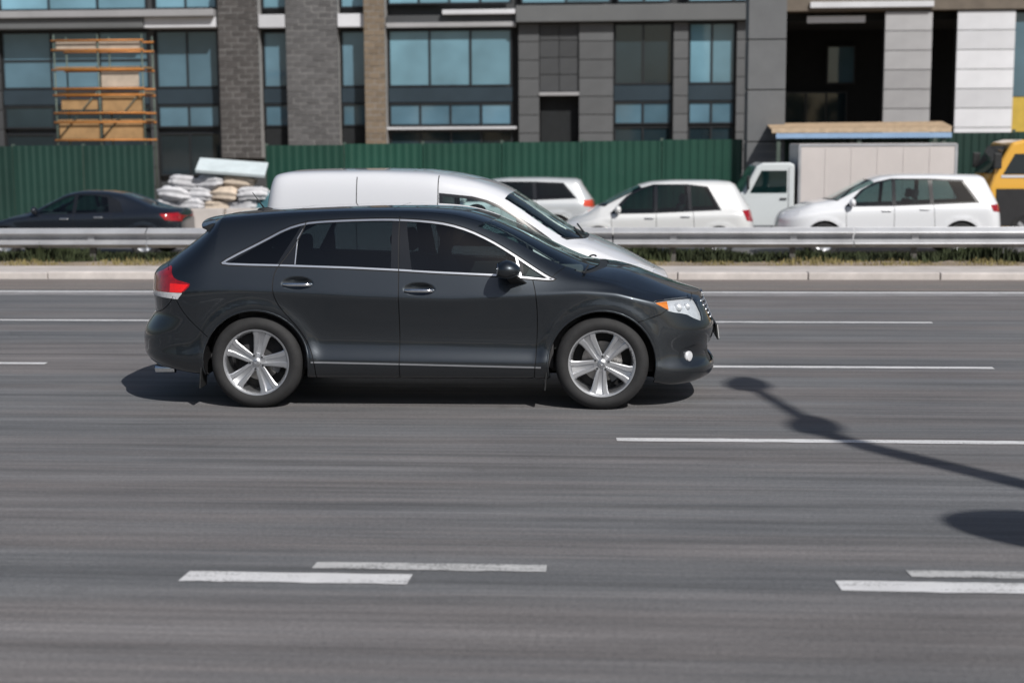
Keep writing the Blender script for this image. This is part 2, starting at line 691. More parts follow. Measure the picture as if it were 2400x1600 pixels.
# ------------------------------------------------------------------ ground, road, median
def asphalt(name, base, streak=0.30, warm=0.0, grain=0.30):
    m, nt, b = new_mat(name)
    v = coords(nt)
    vs_ = coords(nt, (0.16, 3.2, 1.0))
    vl = coords(nt, (0.05, 0.9, 1.0), loc=(3, 7, 0))
    g1 = noise(nt, v, 190.0, 3, 0.7)
    g2 = noise(nt, v, 42.0, 4, 0.6)
    st = noise(nt, vs_, 1.6, 6, 0.62)
    lg = noise(nt, vl, 1.0, 4, 0.55)
    pt = noise(nt, v, 0.55, 5, 0.6)
    fs = noise(nt, coords(nt, (0.22, 9.0, 1.0), loc=(1, 2, 0)), 2.2, 4, 0.6)
    c0 = tuple(base * k for k in (0.992 + warm, 1.0 + warm * .35, 1.022 - warm * .3))
    def sc(k): return tuple(min(1, c * k) for c in c0)
    col = ramp(nt, st, [(0.28, sc(1 - streak)), (0.5, sc(1.0)), (0.74, sc(1 + streak))])
    col = mixc(nt, 1.0, col, ramp(nt, lg, [(0.28, (0.74, 0.77, 0.80)), (0.45, (0.95, 0.97, 0.99)), (0.58, (1.08, 1.02, 1.00)), (0.75, (1.20, 1.17, 1.17))]), 'MULTIPLY')
    col = mixc(nt, 1.0, col, ramp(nt, fs, [(0.3, (0.86, 0.87, 0.88)), (0.7, (1.13, 1.11, 1.10))]), 'MULTIPLY')
    col = mixc(nt, 1.0, col, ramp(nt, pt, [(0.3, (0.90, 0.90, 0.91)), (0.7, (1.08, 1.07, 1.06))]), 'MULTIPLY')
    col = mixc(nt, 1.0, col, ramp(nt, g2, [(0.3, (0.78,) * 3), (0.7, (1.20,) * 3)]), 'MULTIPLY')
    col = mixc(nt, 1.0, col, ramp(nt, g1, [(0.32, (1 - grain,) * 3), (0.5, (1.0,) * 3), (0.70, (1 + grain * 1.6,) * 3)]), 'MULTIPLY')
    # a few tar-sealed cracks and oil drips
    vo = N(nt, 'ShaderNodeTexVoronoi')
    vo.feature = 'DISTANCE_TO_EDGE'
    vo.inputs['Scale'].default_value = 0.30
    wv = N(nt, 'ShaderNodeVectorMath', operation='ADD')
    nz = N(nt, 'ShaderNodeTexNoise'); nz.inputs['Scale'].default_value = 1.3; nz.inputs['Detail'].default_value = 5
    nt.links.new(v, nz.inputs['Vector']); nt.links.new(v, wv.inputs[0]); nt.links.new(nz.outputs['Color'], wv.inputs[1])
    nt.links.new(wv.outputs[0], vo.inputs['Vector'])
    ck = ramp(nt, vo.outputs['Distance'], [(0.0, (0.62,) * 3), (0.006, (1.0,) * 3)])
    msk = ramp(nt, noise(nt, v, 0.23, 2), [(0.64, (0,) * 3), (0.72, (1,) * 3)])
    col = mixc(nt, msk, col, mixc(nt, 1.0, col, ck, 'MULTIPLY'))
    sp = ramp(nt, noise(nt, v, 2.6, 2, 0.4), [(0.70, (1.0,) * 3), (0.80, (0.80,) * 3)])
    col = mixc(nt, 1.0, col, sp, 'MULTIPLY')
    nt.links.new(col, b.inputs['Base Color'])
    nt.links.new(ramp(nt, g2, [(0.3, (0.62,) * 3), (0.7, (0.86,) * 3)]), b.inputs['Roughness'])
    b.inputs['Specular IOR Level'].default_value = 0.35
    hh = N(nt, 'ShaderNodeMath', operation='ADD')
    nt.links.new(g1, hh.inputs[0]); nt.links.new(g2, hh.inputs[1])
    bump(nt, b, hh.outputs[0], 0.55, 0.006)
    MATS[name] = m
    return m

def worn_paint(name, base, under, wear):
    m, nt, b = new_mat(name)
    v = coords(nt)
    vs_ = coords(nt, (0.6, 5.0, 1.0))
    f = noise(nt, v, 60.0, 5, 0.7)
    f2 = noise(nt, vs_, 3.0, 4, 0.6)
    ad = N(nt, 'ShaderNodeMath', operation='MULTIPLY_ADD')
    nt.links.new(f, ad.inputs[0]); ad.inputs[1].default_value = 0.55
    mm = N(nt, 'ShaderNodeMath', operation='MULTIPLY'); nt.links.new(f2, mm.inputs[0]); mm.inputs[1].default_value = 0.45
    nt.links.new(mm.outputs[0], ad.inputs[2])
    k = ramp(nt, ad.outputs[0], [(wear - 0.05, (0,) * 3), (wear + 0.05, (1,) * 3)])
    cw = ramp(nt, noise(nt, v, 4.0, 4), [(0.3, tuple(c * .86 for c in base)), (0.7, base)])
    nt.links.new(mixc(nt, k, (under,) * 3, cw), b.inputs['Base Color'])
    b.inputs['Roughness'].default_value = 0.6
    bump(nt, b, f, 0.3, 0.003)
    MATS[name] = m
    return m

def sheet(name, x0, x1, y0, y1, z, m, parent=None, th=0.0):
    b = MB()
    if th: b.bbox(x0, x1, y0, y1, z - th, z)
    else: b.add([(x0, y0, z), (x1, y0, z), (x1, y1, z), (x0, y1, z)], [(0, 1, 2, 3)])
    return b.build(name, m, parent)

M_EARTH = mat('bare_earth', (.27, .22, .17), .95, var=.30, vscale=1.2, bmp=.5, bscale=30)
M_CONC = mat('kerb_concrete', (.54, .50, .475), .85, var=.16, vscale=2.5, bmp=.3, bscale=90, orand=.10)
M_PAVE = mat('pavement_concrete', (.30, .29, .28), .85, var=.15, vscale=2.0, bmp=.3, bscale=90)
M_ROAD = asphalt('road_asphalt', 0.150, .36)
M_SHOULD = asphalt('dusty_shoulder_asphalt', 0.165, .18, .14, .2)
M_OPP = asphalt('far_road_asphalt', 0.14)
M_LINE = worn_paint('road_marking_paint', (.68, .68, .69), .17, .42)
M_OLDLINE = worn_paint('worn_marking_paint', (.52, .52, .52), .15, .46)

ground = sheet('ground', -700, 700, -400, 1200, -.34, M_EARTH); tag(ground, kind='structure')
road = sheet('road', -160, 160, 3.4, 22.95, 0.0, M_ROAD, th=.30); tag(road, kind='structure')
sheet('shoulder', -160, 160, 21.25, 22.94, .004, M_SHOULD, road)
far_road = sheet('far_road', -160, 160, 28.6, 38.4, -.30, M_OPP, th=.035); tag(far_road, kind='structure')
pave = sheet('near_pavement', -160, 160, -9.0, 3.395, .12, M_PAVE, th=.42); tag(pave, kind='structure')
walk = sheet('far_pavement', -160, 160, 38.42, 40.6, -.19, M_PAVE, th=.145); tag(walk, kind='structure')

def dash(x0, x1, y, w, m, z=.004):
    """painted dash with slightly ragged edges"""
    n = max(2, int((x1 - x0) / .09)) if x1 - x0 < 20 else 120
    r = np.random.default_rng(int(abs(x0 * 91 + y * 37)))
    up = [(x0 + (x1 - x0) * i / n + r.uniform(-.01, .01), y + w / 2 + r.normal(0, .0035), z) for i in range(n + 1)]
    lo = [(x0 + (x1 - x0) * i / n + r.uniform(-.01, .01), y - w / 2 + r.normal(0, .0035), z) for i in range(n + 1)]
    b = MB(); b.add(lo + up, [(i, i + 1, n + 2 + i, n + 1 + i) for i in range(n)])
    b.build('lane_marking', m, road)
for k in range(-4, 5):
    dash(-2.11 + 3.19 * k, -.99 + 3.19 * k, 6.945, .165, M_LINE)
    dash(-1.50 + 2.95 * k, -.33 + 2.95 * k, 7.165, .115, M_OLDLINE)
for x0, x1 in ((.03, 4.6), (-13.6, -9.0), (9.0, 13.5)):
    dash(x0, x1, 10.43, .115, M_LINE)
for x0, x1 in ((-10.0, -5.52), (-.95, 3.55), (8.0, 12.5), (-19, -14.5)):
    dash(x0, x1, 13.945, .12, M_LINE)
for x0, x1 in ((-12.2, -4.9), (-.8, 3.72), (7.5, 12.0)):
    dash(x0, x1, 17.475, .125, M_LINE)
dash(-60, 60, 20.98, .19, M_LINE)
sheet('edge_wear_strip', -60, 60, 20.50, 20.86, .003, mat('worn_edge_strip', (.25, .245, .25), .8, var=.2, vscale=3), road)

# kerb of cast blocks along the median
kerb = empty('median_kerb', (0, 22.96, 0)); tag(kerb, kind='structure')
_kb = MB(); _kb.bbox(0, 1.985, 0, .22, -.05, .115)
_k0 = _kb.build('kerb_stone', M_CONC, kerb, bevel=.015)
for i in range(16):
    k = _k0 if i == 0 else _k0.copy()
    if i: link(k, kerb)
    k.location = (-17 + 2.0 * i, random.uniform(-.006, .006), random.uniform(-.008, .006))
    k.rotation_euler = (0, 0, random.uniform(-.002, .002))
strip = sheet('median_paving', -160, 160, 23.19, 24.35, .098, M_CONC, th=.1); tag(strip, kind='structure')

# median bank with soil, falling towards the lower far road
bm_ = MB(); nx, ny = 200, 9
ys = [24.352, 24.6, 24.9, 25.3, 25.8, 26.6, 27.4, 28.1, 28.62]
zs_ = [.095, .115, .12, .11, .09, .02, -.12, -.26, -.33]
vv = []
for i in range(nx + 1):
    x = -40 + 80 * i / nx
    for y, z in zip(ys, zs_): vv.append((x, y, z + (random.uniform(-.018, .018) if 24.4 < y < 28 else 0)))
ff = [(i * ny + j, (i + 1) * ny + j, (i + 1) * ny + j + 1, i * ny + j + 1) for i in range(nx) for j in range(ny - 1)]
bank = bm_.add(vv, ff).build('median_bank', M_EARTH, smooth=True); tag(bank, kind='structure')

def blades(name, m, n, x0, x1, yfun, zfun, hfun, w=.012, lean=.5):
    r = np.random.default_rng(len(name) * 13 + n)
    x = r.uniform(x0, x1, n); y = yfun(r, n); z = zfun(y); h = hfun(r, n, x)
    a = r.uniform(0, 6.283, n); lx = np.cos(a) * h * lean * r.uniform(.2, 1, n); ly = np.sin(a) * h * lean * r.uniform(.2, 1, n)
    b = r.uniform(0, 6.283, n); wx = np.cos(b) * w; wy = np.sin(b) * w
    P0 = np.stack([x - wx, y - wy, z], -1); P1 = np.stack([x + wx, y + wy, z], -1)
    P2 = np.stack([x + wx * .7 + lx * .45, y + wy * .7 + ly * .45, z + h * .6], -1); P3 = np.stack([x - wx * .7 + lx * .45, y - wy * .7 + ly * .45, z + h * .6], -1)
    P4 = np.stack([x + lx, y + ly, z + h], -1)
    V = np.stack([P0, P1, P2, P3, P4], 1).reshape(-1, 3)
    o = np.arange(n) * 5
    F = [f for k in o for f in ((k, k + 1, k + 2, k + 3), (k + 3, k + 2, k + 4))]
    me = bpy.data.meshes.new(name); me.from_pydata(V.tolist(), [], F); me.materials.append(m)
    ob = bpy.data.objects.new(name, me); link(ob)
    return tag(ob, kind='stuff')
bz = lambda y: np.interp(y, ys, zs_) - .01
clump = lambda x: .55 + .45 * np.sin(x * 1.7) * np.sin(x * .61 + 1) + .25 * np.sin(x * 4.3)
M_GRASS = mat('median_grass', (.034, .046, .016), .85, var=.5, vscale=.8)
M_DRY = mat('dry_grass', (.24, .20, .085), .9, var=.35, vscale=1.1)
tag(blades('grass', M_GRASS, 26000, -18, 14, lambda r, n: r.uniform(24.9, 27.3, n), bz, lambda r, n, x: r.uniform(.14, .34, n) * np.clip(clump(x), .55, 1.15), .014), 'dark green grass and weeds growing behind the guard rail', 'grass')
tag(blades('dry_grass', M_DRY, 9000, -18, 14, lambda r, n: 24.4 + np.abs(r.normal(0, .42, n)), bz, lambda r, n, x: r.uniform(.03, .14, n) * np.clip(clump(x + 3), .15, 1.1), .010), 'dry yellow grass on the soil in front of the guard rail', 'grass')

# ------------------------------------------------------------------ guard rail
M_GALV = mat('galvanised_steel', (.46, .47, .49), .42, .45, var=.14, vscale=2.5, orand=.08)
rail = empty('guard_rail', (0, 25.0, .1)); tag(rail, 'galvanised steel guard rail running along the median', 'guard rail')
zc0 = .425
wp = [(-.160, .010), (-.152, .004), (-.112, -.085), (-.098, -.098), (-.078, -.092), (-.030, -.005), (0, .014), (.026, -.008), (.062, -.092), (.078, -.102), (.094, -.094), (.150, .0), (.160, .006)]
b = MB(); vs_ = []; fs_ = []
for x in (0, 3.98):
    for z, y in wp: vs_.append((x, y, zc0 + z * 1.06))
    for z, y in wp: vs_.append((x, y + .006, zc0 + z * 1.06))
n = len(wp)
for j in range(n - 1):
    fs_ += [(j, j + 1, 2 * n + j + 1, 2 * n + j), (n + j, 3 * n + j, 3 * n + j + 1, n + j + 1)]
fs_ += [(0, 2 * n, 3 * n, n), (n - 1, 2 * n - 1, 4 * n - 1, 3 * n - 1)]
b.add(vs_, fs_)
_r0 = b.build('rail_beam', M_GALV, rail, smooth=True, auto=35)
pb = MB(); pb.bbox(-.05, .05, .05, .056, -.10, .56); pb.bbox(-.05, -.044, .056, .13, -.10, .56); pb.bbox(-.05, .05, .124, .13, -.10, .56)
_p0 = pb.build('rail_post', mat('dark_post_steel', (.12, .115, .105), .6, .3, var=.3, vscale=8), rail)  # posts coloured darker than the beam so they stand out less
sp = MB(); sp.bbox(-.06, .06, -.02, .05, .32, .52)
_s0 = sp.build('spacer_block', M_GALV, rail, bevel=.008)
bo = MB(); bo.lathe([(0, -.022), (.014, -.020), (.018, -.012), (.018, 0)], 10)
_b0 = bo.build('bolt', M_GALV, rail)
for i in range(9):
    for src, dx, dz in ((_r0, 0, 0), (_p0, 1.0, 0), (_p0, 3.0, 0), (_s0, 1.0, 0), (_s0, 3.0, 0), (_b0, 1.0, zc0), (_b0, 3.0, zc0)):
        o = src if (i == 0 and dx in (0, 1.0)) else src.copy()
        if o is not src: link(o, rail)
        o.location = (-20 + 4 * i + dx, (-.004 if i % 2 and src is _r0 else 0) , dz)
# ------------------------------------------------------------------ shared vehicle materials
M_CHAR = car_paint('charcoal_paint', (0.056, 0.065, 0.075), 0.97, 0.40, dust=(.11, .10, .09), dust_amt=.22)
M_TINT = glass('tinted_glass', (0.15, 0.185, 0.195))
M_CLEAR = glass('windscreen_glass', (0.84, 0.95, 0.92))
M_LENS = glass('lamp_lens', (0.93, 0.95, 0.96))
M_CHROME = mat('chrome', (0.78, 0.80, 0.82), 0.13, 1.0, var=0.06, vscale=12)
M_BRUSH = mat('satin_trim', (0.80, 0.82, 0.85), 0.34, 1.0, var=0.05, vscale=9)
M_BLACKG = mat('gloss_black_trim', (0.010, 0.011, 0.013), 0.22, 0.0, coat=0.6, var=0.1)
M_BLACK = mat('black_plastic', (0.018, 0.019, 0.020), 0.55, var=0.25, vscale=20, bmp=0.15, bscale=400)
M_SEAL = mat('rubber_seal', (0.008, 0.008, 0.009), 0.6, var=0.1)
M_RUBBER = mat('tyre_rubber', (0.021, 0.021, 0.022), 0.78, var=0.22, vscale=14, bmp=0.25, bscale=180)
M_ALLOY = mat('alloy', (0.66, 0.67, 0.69), 0.44, 1.0, var=0.07, vscale=8)
M_ALLOYD = mat('alloy_dark', (0.16, 0.165, 0.175), 0.42, 1.0, var=0.15, vscale=8)
M_DISC = mat('brake_disc', (0.33, 0.32, 0.31), 0.38, 1.0, var=0.2, vscale=10)
M_DASH = mat('dash_plastic', (.075, .078, .080), .7, var=.15, vscale=20)
M_INT = mat('interior_fabric', (0.045, 0.045, 0.048), 0.85, var=0.2, vscale=30)
M_INTL = mat('interior_headliner', (0.10, 0.10, 0.10), 0.9, var=0.1, vscale=15)
M_RED = mat('red_lens', (0.30, 0.004, 0.008), 0.12, coat=1.0, coat_rough=0.02, var=0.35, vscale=25)
M_REDB = mat('bright_red_lens', (0.85, 0.012, 0.010), 0.15, coat=1.0, coat_rough=0.02, var=0.12, vscale=60)
M_CLR = mat('white_lens', (0.62, 0.63, 0.65), 0.2, coat=0.8, var=0.2, vscale=40)
M_AMBER = mat('amber_lens', (0.85, 0.24, 0.015), 0.2, coat=1.0, var=0.15, vscale=60)
M_REFL = mat('lamp_reflector', (0.86, 0.87, 0.89), 0.28, 0.35, var=0.12, vscale=30)

def polar_path(c, r, a0, a1, n, rz=None):
    return [(c[0] + r * math.cos(math.radians(a0 + (a1 - a0) * i / (n - 1))), c[1] + (rz or r) * math.sin(math.radians(a0 + (a1 - a0) * i / (n - 1)))) for i in range(n)]

def wheel_proto(r, width, rr, m_face, spokes=5, style='wide'):
    """wheel facing -y, hub at the origin: rim with tyre, spokes, hub cap and brake disc under it"""
    h = width / 2
    b = MB()
    b.lathe([(rr - 0.030, h - 0.02), (rr - 0.022, -h + 0.055), (rr - 0.016, -h + 0.028), (rr - 0.004, -h + 0.012), (rr + 0.006, -h + 0.010), (rr + 0.008, -h + 0.022), (rr - 0.002, -h + 0.035)], 64)
    rim = b.build('wheel', m_face, None, smooth=True, auto=40)
    t = MB()
    tp = [(rr - 0.004, -h + 0.020), (rr + 0.012, -h + 0.006), (rr + 0.035, -h - 0.004), (rr + 0.06, -h - 0.007), (r - 0.035, -h + 0.001), (r - 0.014, -h + 0.014), (r - 0.004, -h + 0.034)]
    for g in (-0.25, 0.0, 0.25):
        y = g * width
        tp += [(r - 0.001, y - 0.012), (r - 0.009, y - 0.008), (r - 0.009, y + 0.004), (r - 0.001, y + 0.008)]
    tp += [(r - 0.004, h - 0.034), (r - 0.02, h - 0.008), (r - 0.06, h + 0.004), (rr, h - 0.015)]
    t.lathe(tp, 72)
    t.build('tyre', M_RUBBER, rim, smooth=True, auto=50)
    d = MB()
    d.lathe([(0.05, 0.035), (rr * 0.62, 0.035), (rr * 0.62, 0.058), (0.05, 0.058)], 40)
    d.build('brake_disc', M_DISC, rim, smooth=True, auto=30)
    bk = MB()
    bk.lathe([(0.0, 0.07), (rr - 0.028, 0.075)], 40)
    bk.build('backing_plate', M_SEAL, rim)
    cal = MB()
    cal.prism(polar_path((0, 0), rr * 0.70, -24, 34, 8) + polar_path((0, 0), rr * 0.44, 34, -24, 8), 0.005, 0.075)
    cal.build('brake_caliper', M_ALLOYD, rim, bevel=0.006)
    for k in range(spokes):
        a = 2 * math.pi * k / spokes + math.radians(90)
        s = MB()
        # stations along the spoke: radius, half width, face y, depth
        ro = rr - 0.018
        if style == 'wide':
            st = [(0.035, 0.030, -h + 0.040, 0.030), (0.075, 0.042, -h + 0.036, 0.032), (0.14, 0.052, -h + 0.034, 0.030), (ro * 0.86, 0.066, -h + 0.030, 0.026), (ro, 0.084, -h + 0.026, 0.022)]
        else:
            st = [(0.03, 0.020, -h + 0.045, 0.03), (0.10, 0.020, -h + 0.04, 0.03), (ro, 0.024, -h + 0.03, 0.022)]
        vs, fs = [], []
        for (q, w, y, dp) in st:
            g = 0.016 if 0.06 < q < ro * 0.95 else 0.002
            for (o, yy) in ((-w, y + 0.006), (-w * 0.86, y), (-w * 0.42, y), (-w * 0.28, y + g), (w * 0.28, y + g), (w * 0.42, y), (w * 0.86, y), (w, y + 0.006), (w * 0.8, y + dp), (-w * 0.8, y + dp)):
                x_, z_ = q, o
                vs.append((x_ * math.cos(a) - z_ * math.sin(a), yy, x_ * math.sin(a) + z_ * math.cos(a)))
        for i in range(len(st) - 1):
            for j in range(10):
                fs.append((i * 10 + j, i * 10 + (j + 1) % 10, (i + 1) * 10 + (j + 1) % 10, (i + 1) * 10 + j))
        s.add(vs, fs)
        s.build('spoke', m_face, rim, smooth=True, auto=28)
    c = MB()
    c.lathe([(0.0, -h + 0.022), (0.024, -h + 0.023), (0.031, -h + 0.028), (0.034, -h + 0.042), (0.07, -h + 0.046), (0.078, -h + 0.062)], 32)
    c.build('hub_cap', m_face, rim, smooth=True, auto=35)
    em = MB()
    for (rx, rz_, oz) in ((0.019, 0.013, 0), (0.006, 0.012, 0.001), (0.012, 0.005, 0.006)):
        em.tube([(rx * math.cos(t), -h + 0.0205, rz_ * math.sin(t) + oz) for t in np.linspace(0, 2 * math.pi, 25)], 0.0016, 5, caps=False)
    em.build('emblem', M_CHROME, rim, smooth=True)
    nuts = MB()
    for k in range(5):
        a = 2 * math.pi * (k + 0.5) / 5 + math.radians(90)
        nuts.tube([(0.056 * math.cos(a), -h + 0.032, 0.056 * math.sin(a)), (0.056 * math.cos(a), -h + 0.06, 0.056 * math.sin(a))], 0.010, 6)
    nuts.build('wheel_nuts', M_ALLOYD, rim)
    return rim

def place_wheels(root, proto, xf, xr, ytrack, r, width, spin=(10, 33)):
    """four wheels; ytrack is the outer face of the tyre"""
    first = True
    for x, sp in ((xr, spin[0]), (xf, spin[1])):
        for side in (-1, 1):
            w = proto if first else copy_tree(proto)
            first = False
            w.parent = root
            w.location = (x, side * (ytrack - width / 2), r)
            w.rotation_euler = (0, math.radians(sp), 0 if side < 0 else math.pi)
            w.rotation_mode = 'XYZ'

def arch_path(c, r, zlow, n=26):
    """wheel opening: arc above, near-straight legs below"""
    a = [(c[0] + r * math.cos(t), c[1] + r * math.sin(t)) for t in np.linspace(math.radians(-14), math.radians(194), n)]
    return [(c[0] + r * 1.005, zlow)] + a + [(c[0] - r * 1.005, zlow)]

def arch_region(sh, c, r, zlow=0.30):
    pts = densify(arch_path(c, r, zlow)[1:-1], 0.03)
    pts = pts[pts[:, 1] > zlow - 0.2]
    uv = sh.inv(pts, 'xz', 0, 0.75)
    m = uv[:, 1] >= 0
    uv = uv[m]
    return np.r_[uv, [[uv[-1, 0], -0.05], [uv[0, 0], -0.05]]], uv

def arch_parts(root, sh, uv, c, r, m_lip, depth=0.34):
    P = sh.P(uv[:, 0], uv[:, 1])
    for side in (-1, 1):
        b = MB()
        b.tube([(p[0], side * (p[1] - 0.008), p[2]) for p in P], 0.011, 8)
        b.build('arch_lip', m_lip, root, smooth=True)
        l = MB()
        vs, fs = [], []
        for p in P:
            vs += [(p[0], side * (p[1] - 0.012), p[2]), (c[0] + (p[0] - c[0]) * 0.99, side * (p[1] - depth), c[1] + (p[2] - c[1]) * 0.99)]
        for i in range(len(P) - 1):
            fs.append((2 * i, 2 * i + 1, 2 * i + 3, 2 * i + 2))
        l.add(vs, fs)
        k = [2 * i + 1 for i in range(len(P))]
        l.f.append(tuple(k)); l.m.append(0)
        l.build('wheel_well', M_SEAL, root, smooth=True, auto=40, fixn=False)

def seat(root, x, y, z=0.40, m=None):
    """car seat: cushion, backrest, headrest"""
    m = m or M_INT
    c = MB(); c.box((x + 0.02, y, z + 0.06), (0.50, 0.50, 0.16)); s = c.build('seat_cushion', m, root, bevel=0.05, seg=3)
    b = MB(); b.box((x - 0.30, y, z + 0.42), (0.14, 0.48, 0.66), rot=Matrix.Rotation(math.radians(-14), 3, 'Y')); o = b.build('seat_backrest', m, root, bevel=0.05, seg=3)
    h = MB(); h.box((x - 0.41, y, z + 0.86), (0.11, 0.26, 0.20), rot=Matrix.Rotation(math.radians(-12), 3, 'Y')); h.build('headrest', m, o, bevel=0.045, seg=3)
    p = MB()
    for d in (-0.06, 0.06): p.tube([(x - 0.385, y + d, z + 0.72), (x - 0.405, y + d, z + 0.80)], 0.006, 6)
    p.build('headrest_posts', M_ALLOYD, o)

def person(name, loc, rz, label, cloth, skin_c, hair_c, reach, cap=None):
    """seated driver, one skinned body; head up, hands on the wheel. local +x is forward, origin at the hips"""
    V = [(0, 0, 0), (-0.06, 0, 0.22), (-0.09, 0, 0.42), (-0.10, 0, 0.54), (-0.085, 0, 0.61), (-0.06, 0, 0.685), (-0.045, 0, 0.76), (-0.05, 0, 0.82)]
    R = [0.15, 0.145, 0.155, 0.075, 0.055, 0.088, 0.098, 0.070]
    E = [(i, i + 1) for i in range(7)]
    rx, rz_ = reach
    for sd in (-1, 1):
        o = len(V)
        V += [(-0.09, sd * 0.19, 0.46), (0.06, sd * 0.25, 0.24), (rx - 0.10, sd * 0.19, rz_ - 0.04), (rx, sd * 0.17, rz_)]
        R += [0.075, 0.052, 0.038, 0.034]
        E += [(2, o), (o, o + 1), (o + 1, o + 2), (o + 2, o + 3)]
        # fingers closed round the wheel and a thumb
        for k in range(4):
            q = len(V)
            V += [(rx + 0.045, sd * (0.17 - 0.008), rz_ + 0.03 - 0.02 * k), (rx + 0.062, sd * (0.145), rz_ + 0.032 - 0.02 * k), (rx + 0.045, sd * 0.125, rz_ + 0.03 - 0.02 * k)]
            R += [0.010, 0.009, 0.008]
            E += [(o + 3, q), (q, q + 1), (q + 1, q + 2)]
        q = len(V)
        V += [(rx + 0.01, sd * 0.145, rz_ + 0.035), (rx + 0.04, sd * 0.13, rz_ + 0.045)]
        R += [0.011, 0.009]
        E += [(o + 3, q), (q, q + 1)]
        q = len(V)
        V += [(0.04, sd * 0.10, -0.01), (0.44, sd * 0.13, 0.05), (0.62, sd * 0.12, -0.30), (0.74, sd * 0.12, -0.33)]
        R += [0.10, 0.068, 0.05, 0.04]
        E += [(0, q), (q, q + 1), (q + 1, q + 2), (q + 2, q + 3)]
    me = bpy.data.meshes.new(name)
    me.from_pydata(V, E, [])
    me.materials.append(cloth)
    ob = bpy.data.objects.new(name, me)
    link(ob)
    ob.location = loc; ob.rotation_euler = (0, 0, rz)
    sk = ob.modifiers.new('skin', 'SKIN')
    sk.use_smooth_shade = True
    lay = me.skin_vertices[0].data if me.skin_vertices else None
    if lay is None:
        bm = bmesh.new(); bm.from_mesh(me); bm.verts.layers.skin.verify(); bm.to_mesh(me); bm.free()
        lay = me.skin_vertices[0].data
    for i, r in enumerate(R):
        lay[i].radius = (r, r)
        lay[i].use_root = (i == 0)
    sb = ob.modifiers.new('sub', 'SUBSURF'); sb.levels = 1; sb.render_levels = 2
    # head skin, face and hair sit on the body as children
    hd = MB()
    def face(q):
        f = Vector(q)
        if q.x > 0: f.x *= 1.0 + 0.10 * math.exp(-((q.z + 0.35) / 0.35) ** 2)
        f.y *= 1.0 - 0.18 * max(0, -q.z)
        nose = math.exp(-((q.z + 0.12) / 0.14) ** 2 - (q.y / 0.16) ** 2)
        if q.x > 0.6: f.x += 0.22 * nose
        eye = sum(math.exp(-((q.z - 0.08) / 0.10) ** 2 - ((q.y - e) / 0.16) ** 2) for e in (-0.38, 0.38))
        if q.x > 0.4: f.x -= 0.08 * eye
        mouth = math.exp(-((q.z + 0.46) / 0.05) ** 2 - (q.y / 0.25) ** 2)
        if q.x > 0.4: f.x -= 0.05 * mouth
        return f
    hd.ell((-0.045, 0, 0.735), (0.102, 0.080, 0.125), 28, 20, fn=face)
    for sd in (-1, 1): hd.ell((-0.055, sd * 0.080, 0.73), (0.022, 0.010, 0.034), 10, 8)
    hd.build('head_skin', skin_c, ob, smooth=True)
    hr = MB()
    hr.ell((-0.062, 0, 0.775), (0.105, 0.088, 0.098), 24, 14, fn=lambda q: Vector((q.x, q.y, max(q.z, -0.55 if q.x < 0 else 0.35))))
    hr.build('hair', hair_c, ob, smooth=True)
    if cap:
        cp = MB()
        cp.ell((-0.052, 0, 0.80), (0.112, 0.094, 0.085), 24, 12, fn=lambda q: Vector((q.x, q.y, max(q.z, -0.1))))
        cp.add([(0.02 + 0.13 * math.cos(t), 0.088 * math.sin(t), 0.80 + 0.012 - 0.03 * (1 - abs(math.sin(t)))) for t in np.linspace(-1.57, 1.57, 15)] + [(0.02 + 0.13 * math.cos(t), 0.088 * math.sin(t), 0.792 + 0.012 - 0.03 * (1 - abs(math.sin(t)))) for t in np.linspace(-1.57, 1.57, 15)],
               [tuple(range(15)), tuple(range(29, 14, -1))] + [(i, i + 1, i + 16, i + 15) for i in range(14)])
        cp.build('cap', cap, ob, smooth=True, auto=40)
    return tag(ob, label, 'person')

# ------------------------------------------------------------------ the charcoal crossover
SUV_YAW = 0.00757
SUV_LOC = (-1.4822, 12.5365, 0.0)
CROSS = empty('crossover_car', SUV_LOC, SUV_YAW)
tag(CROSS, 'dark charcoal grey crossover car with tinted windows in front of the white van', 'car')

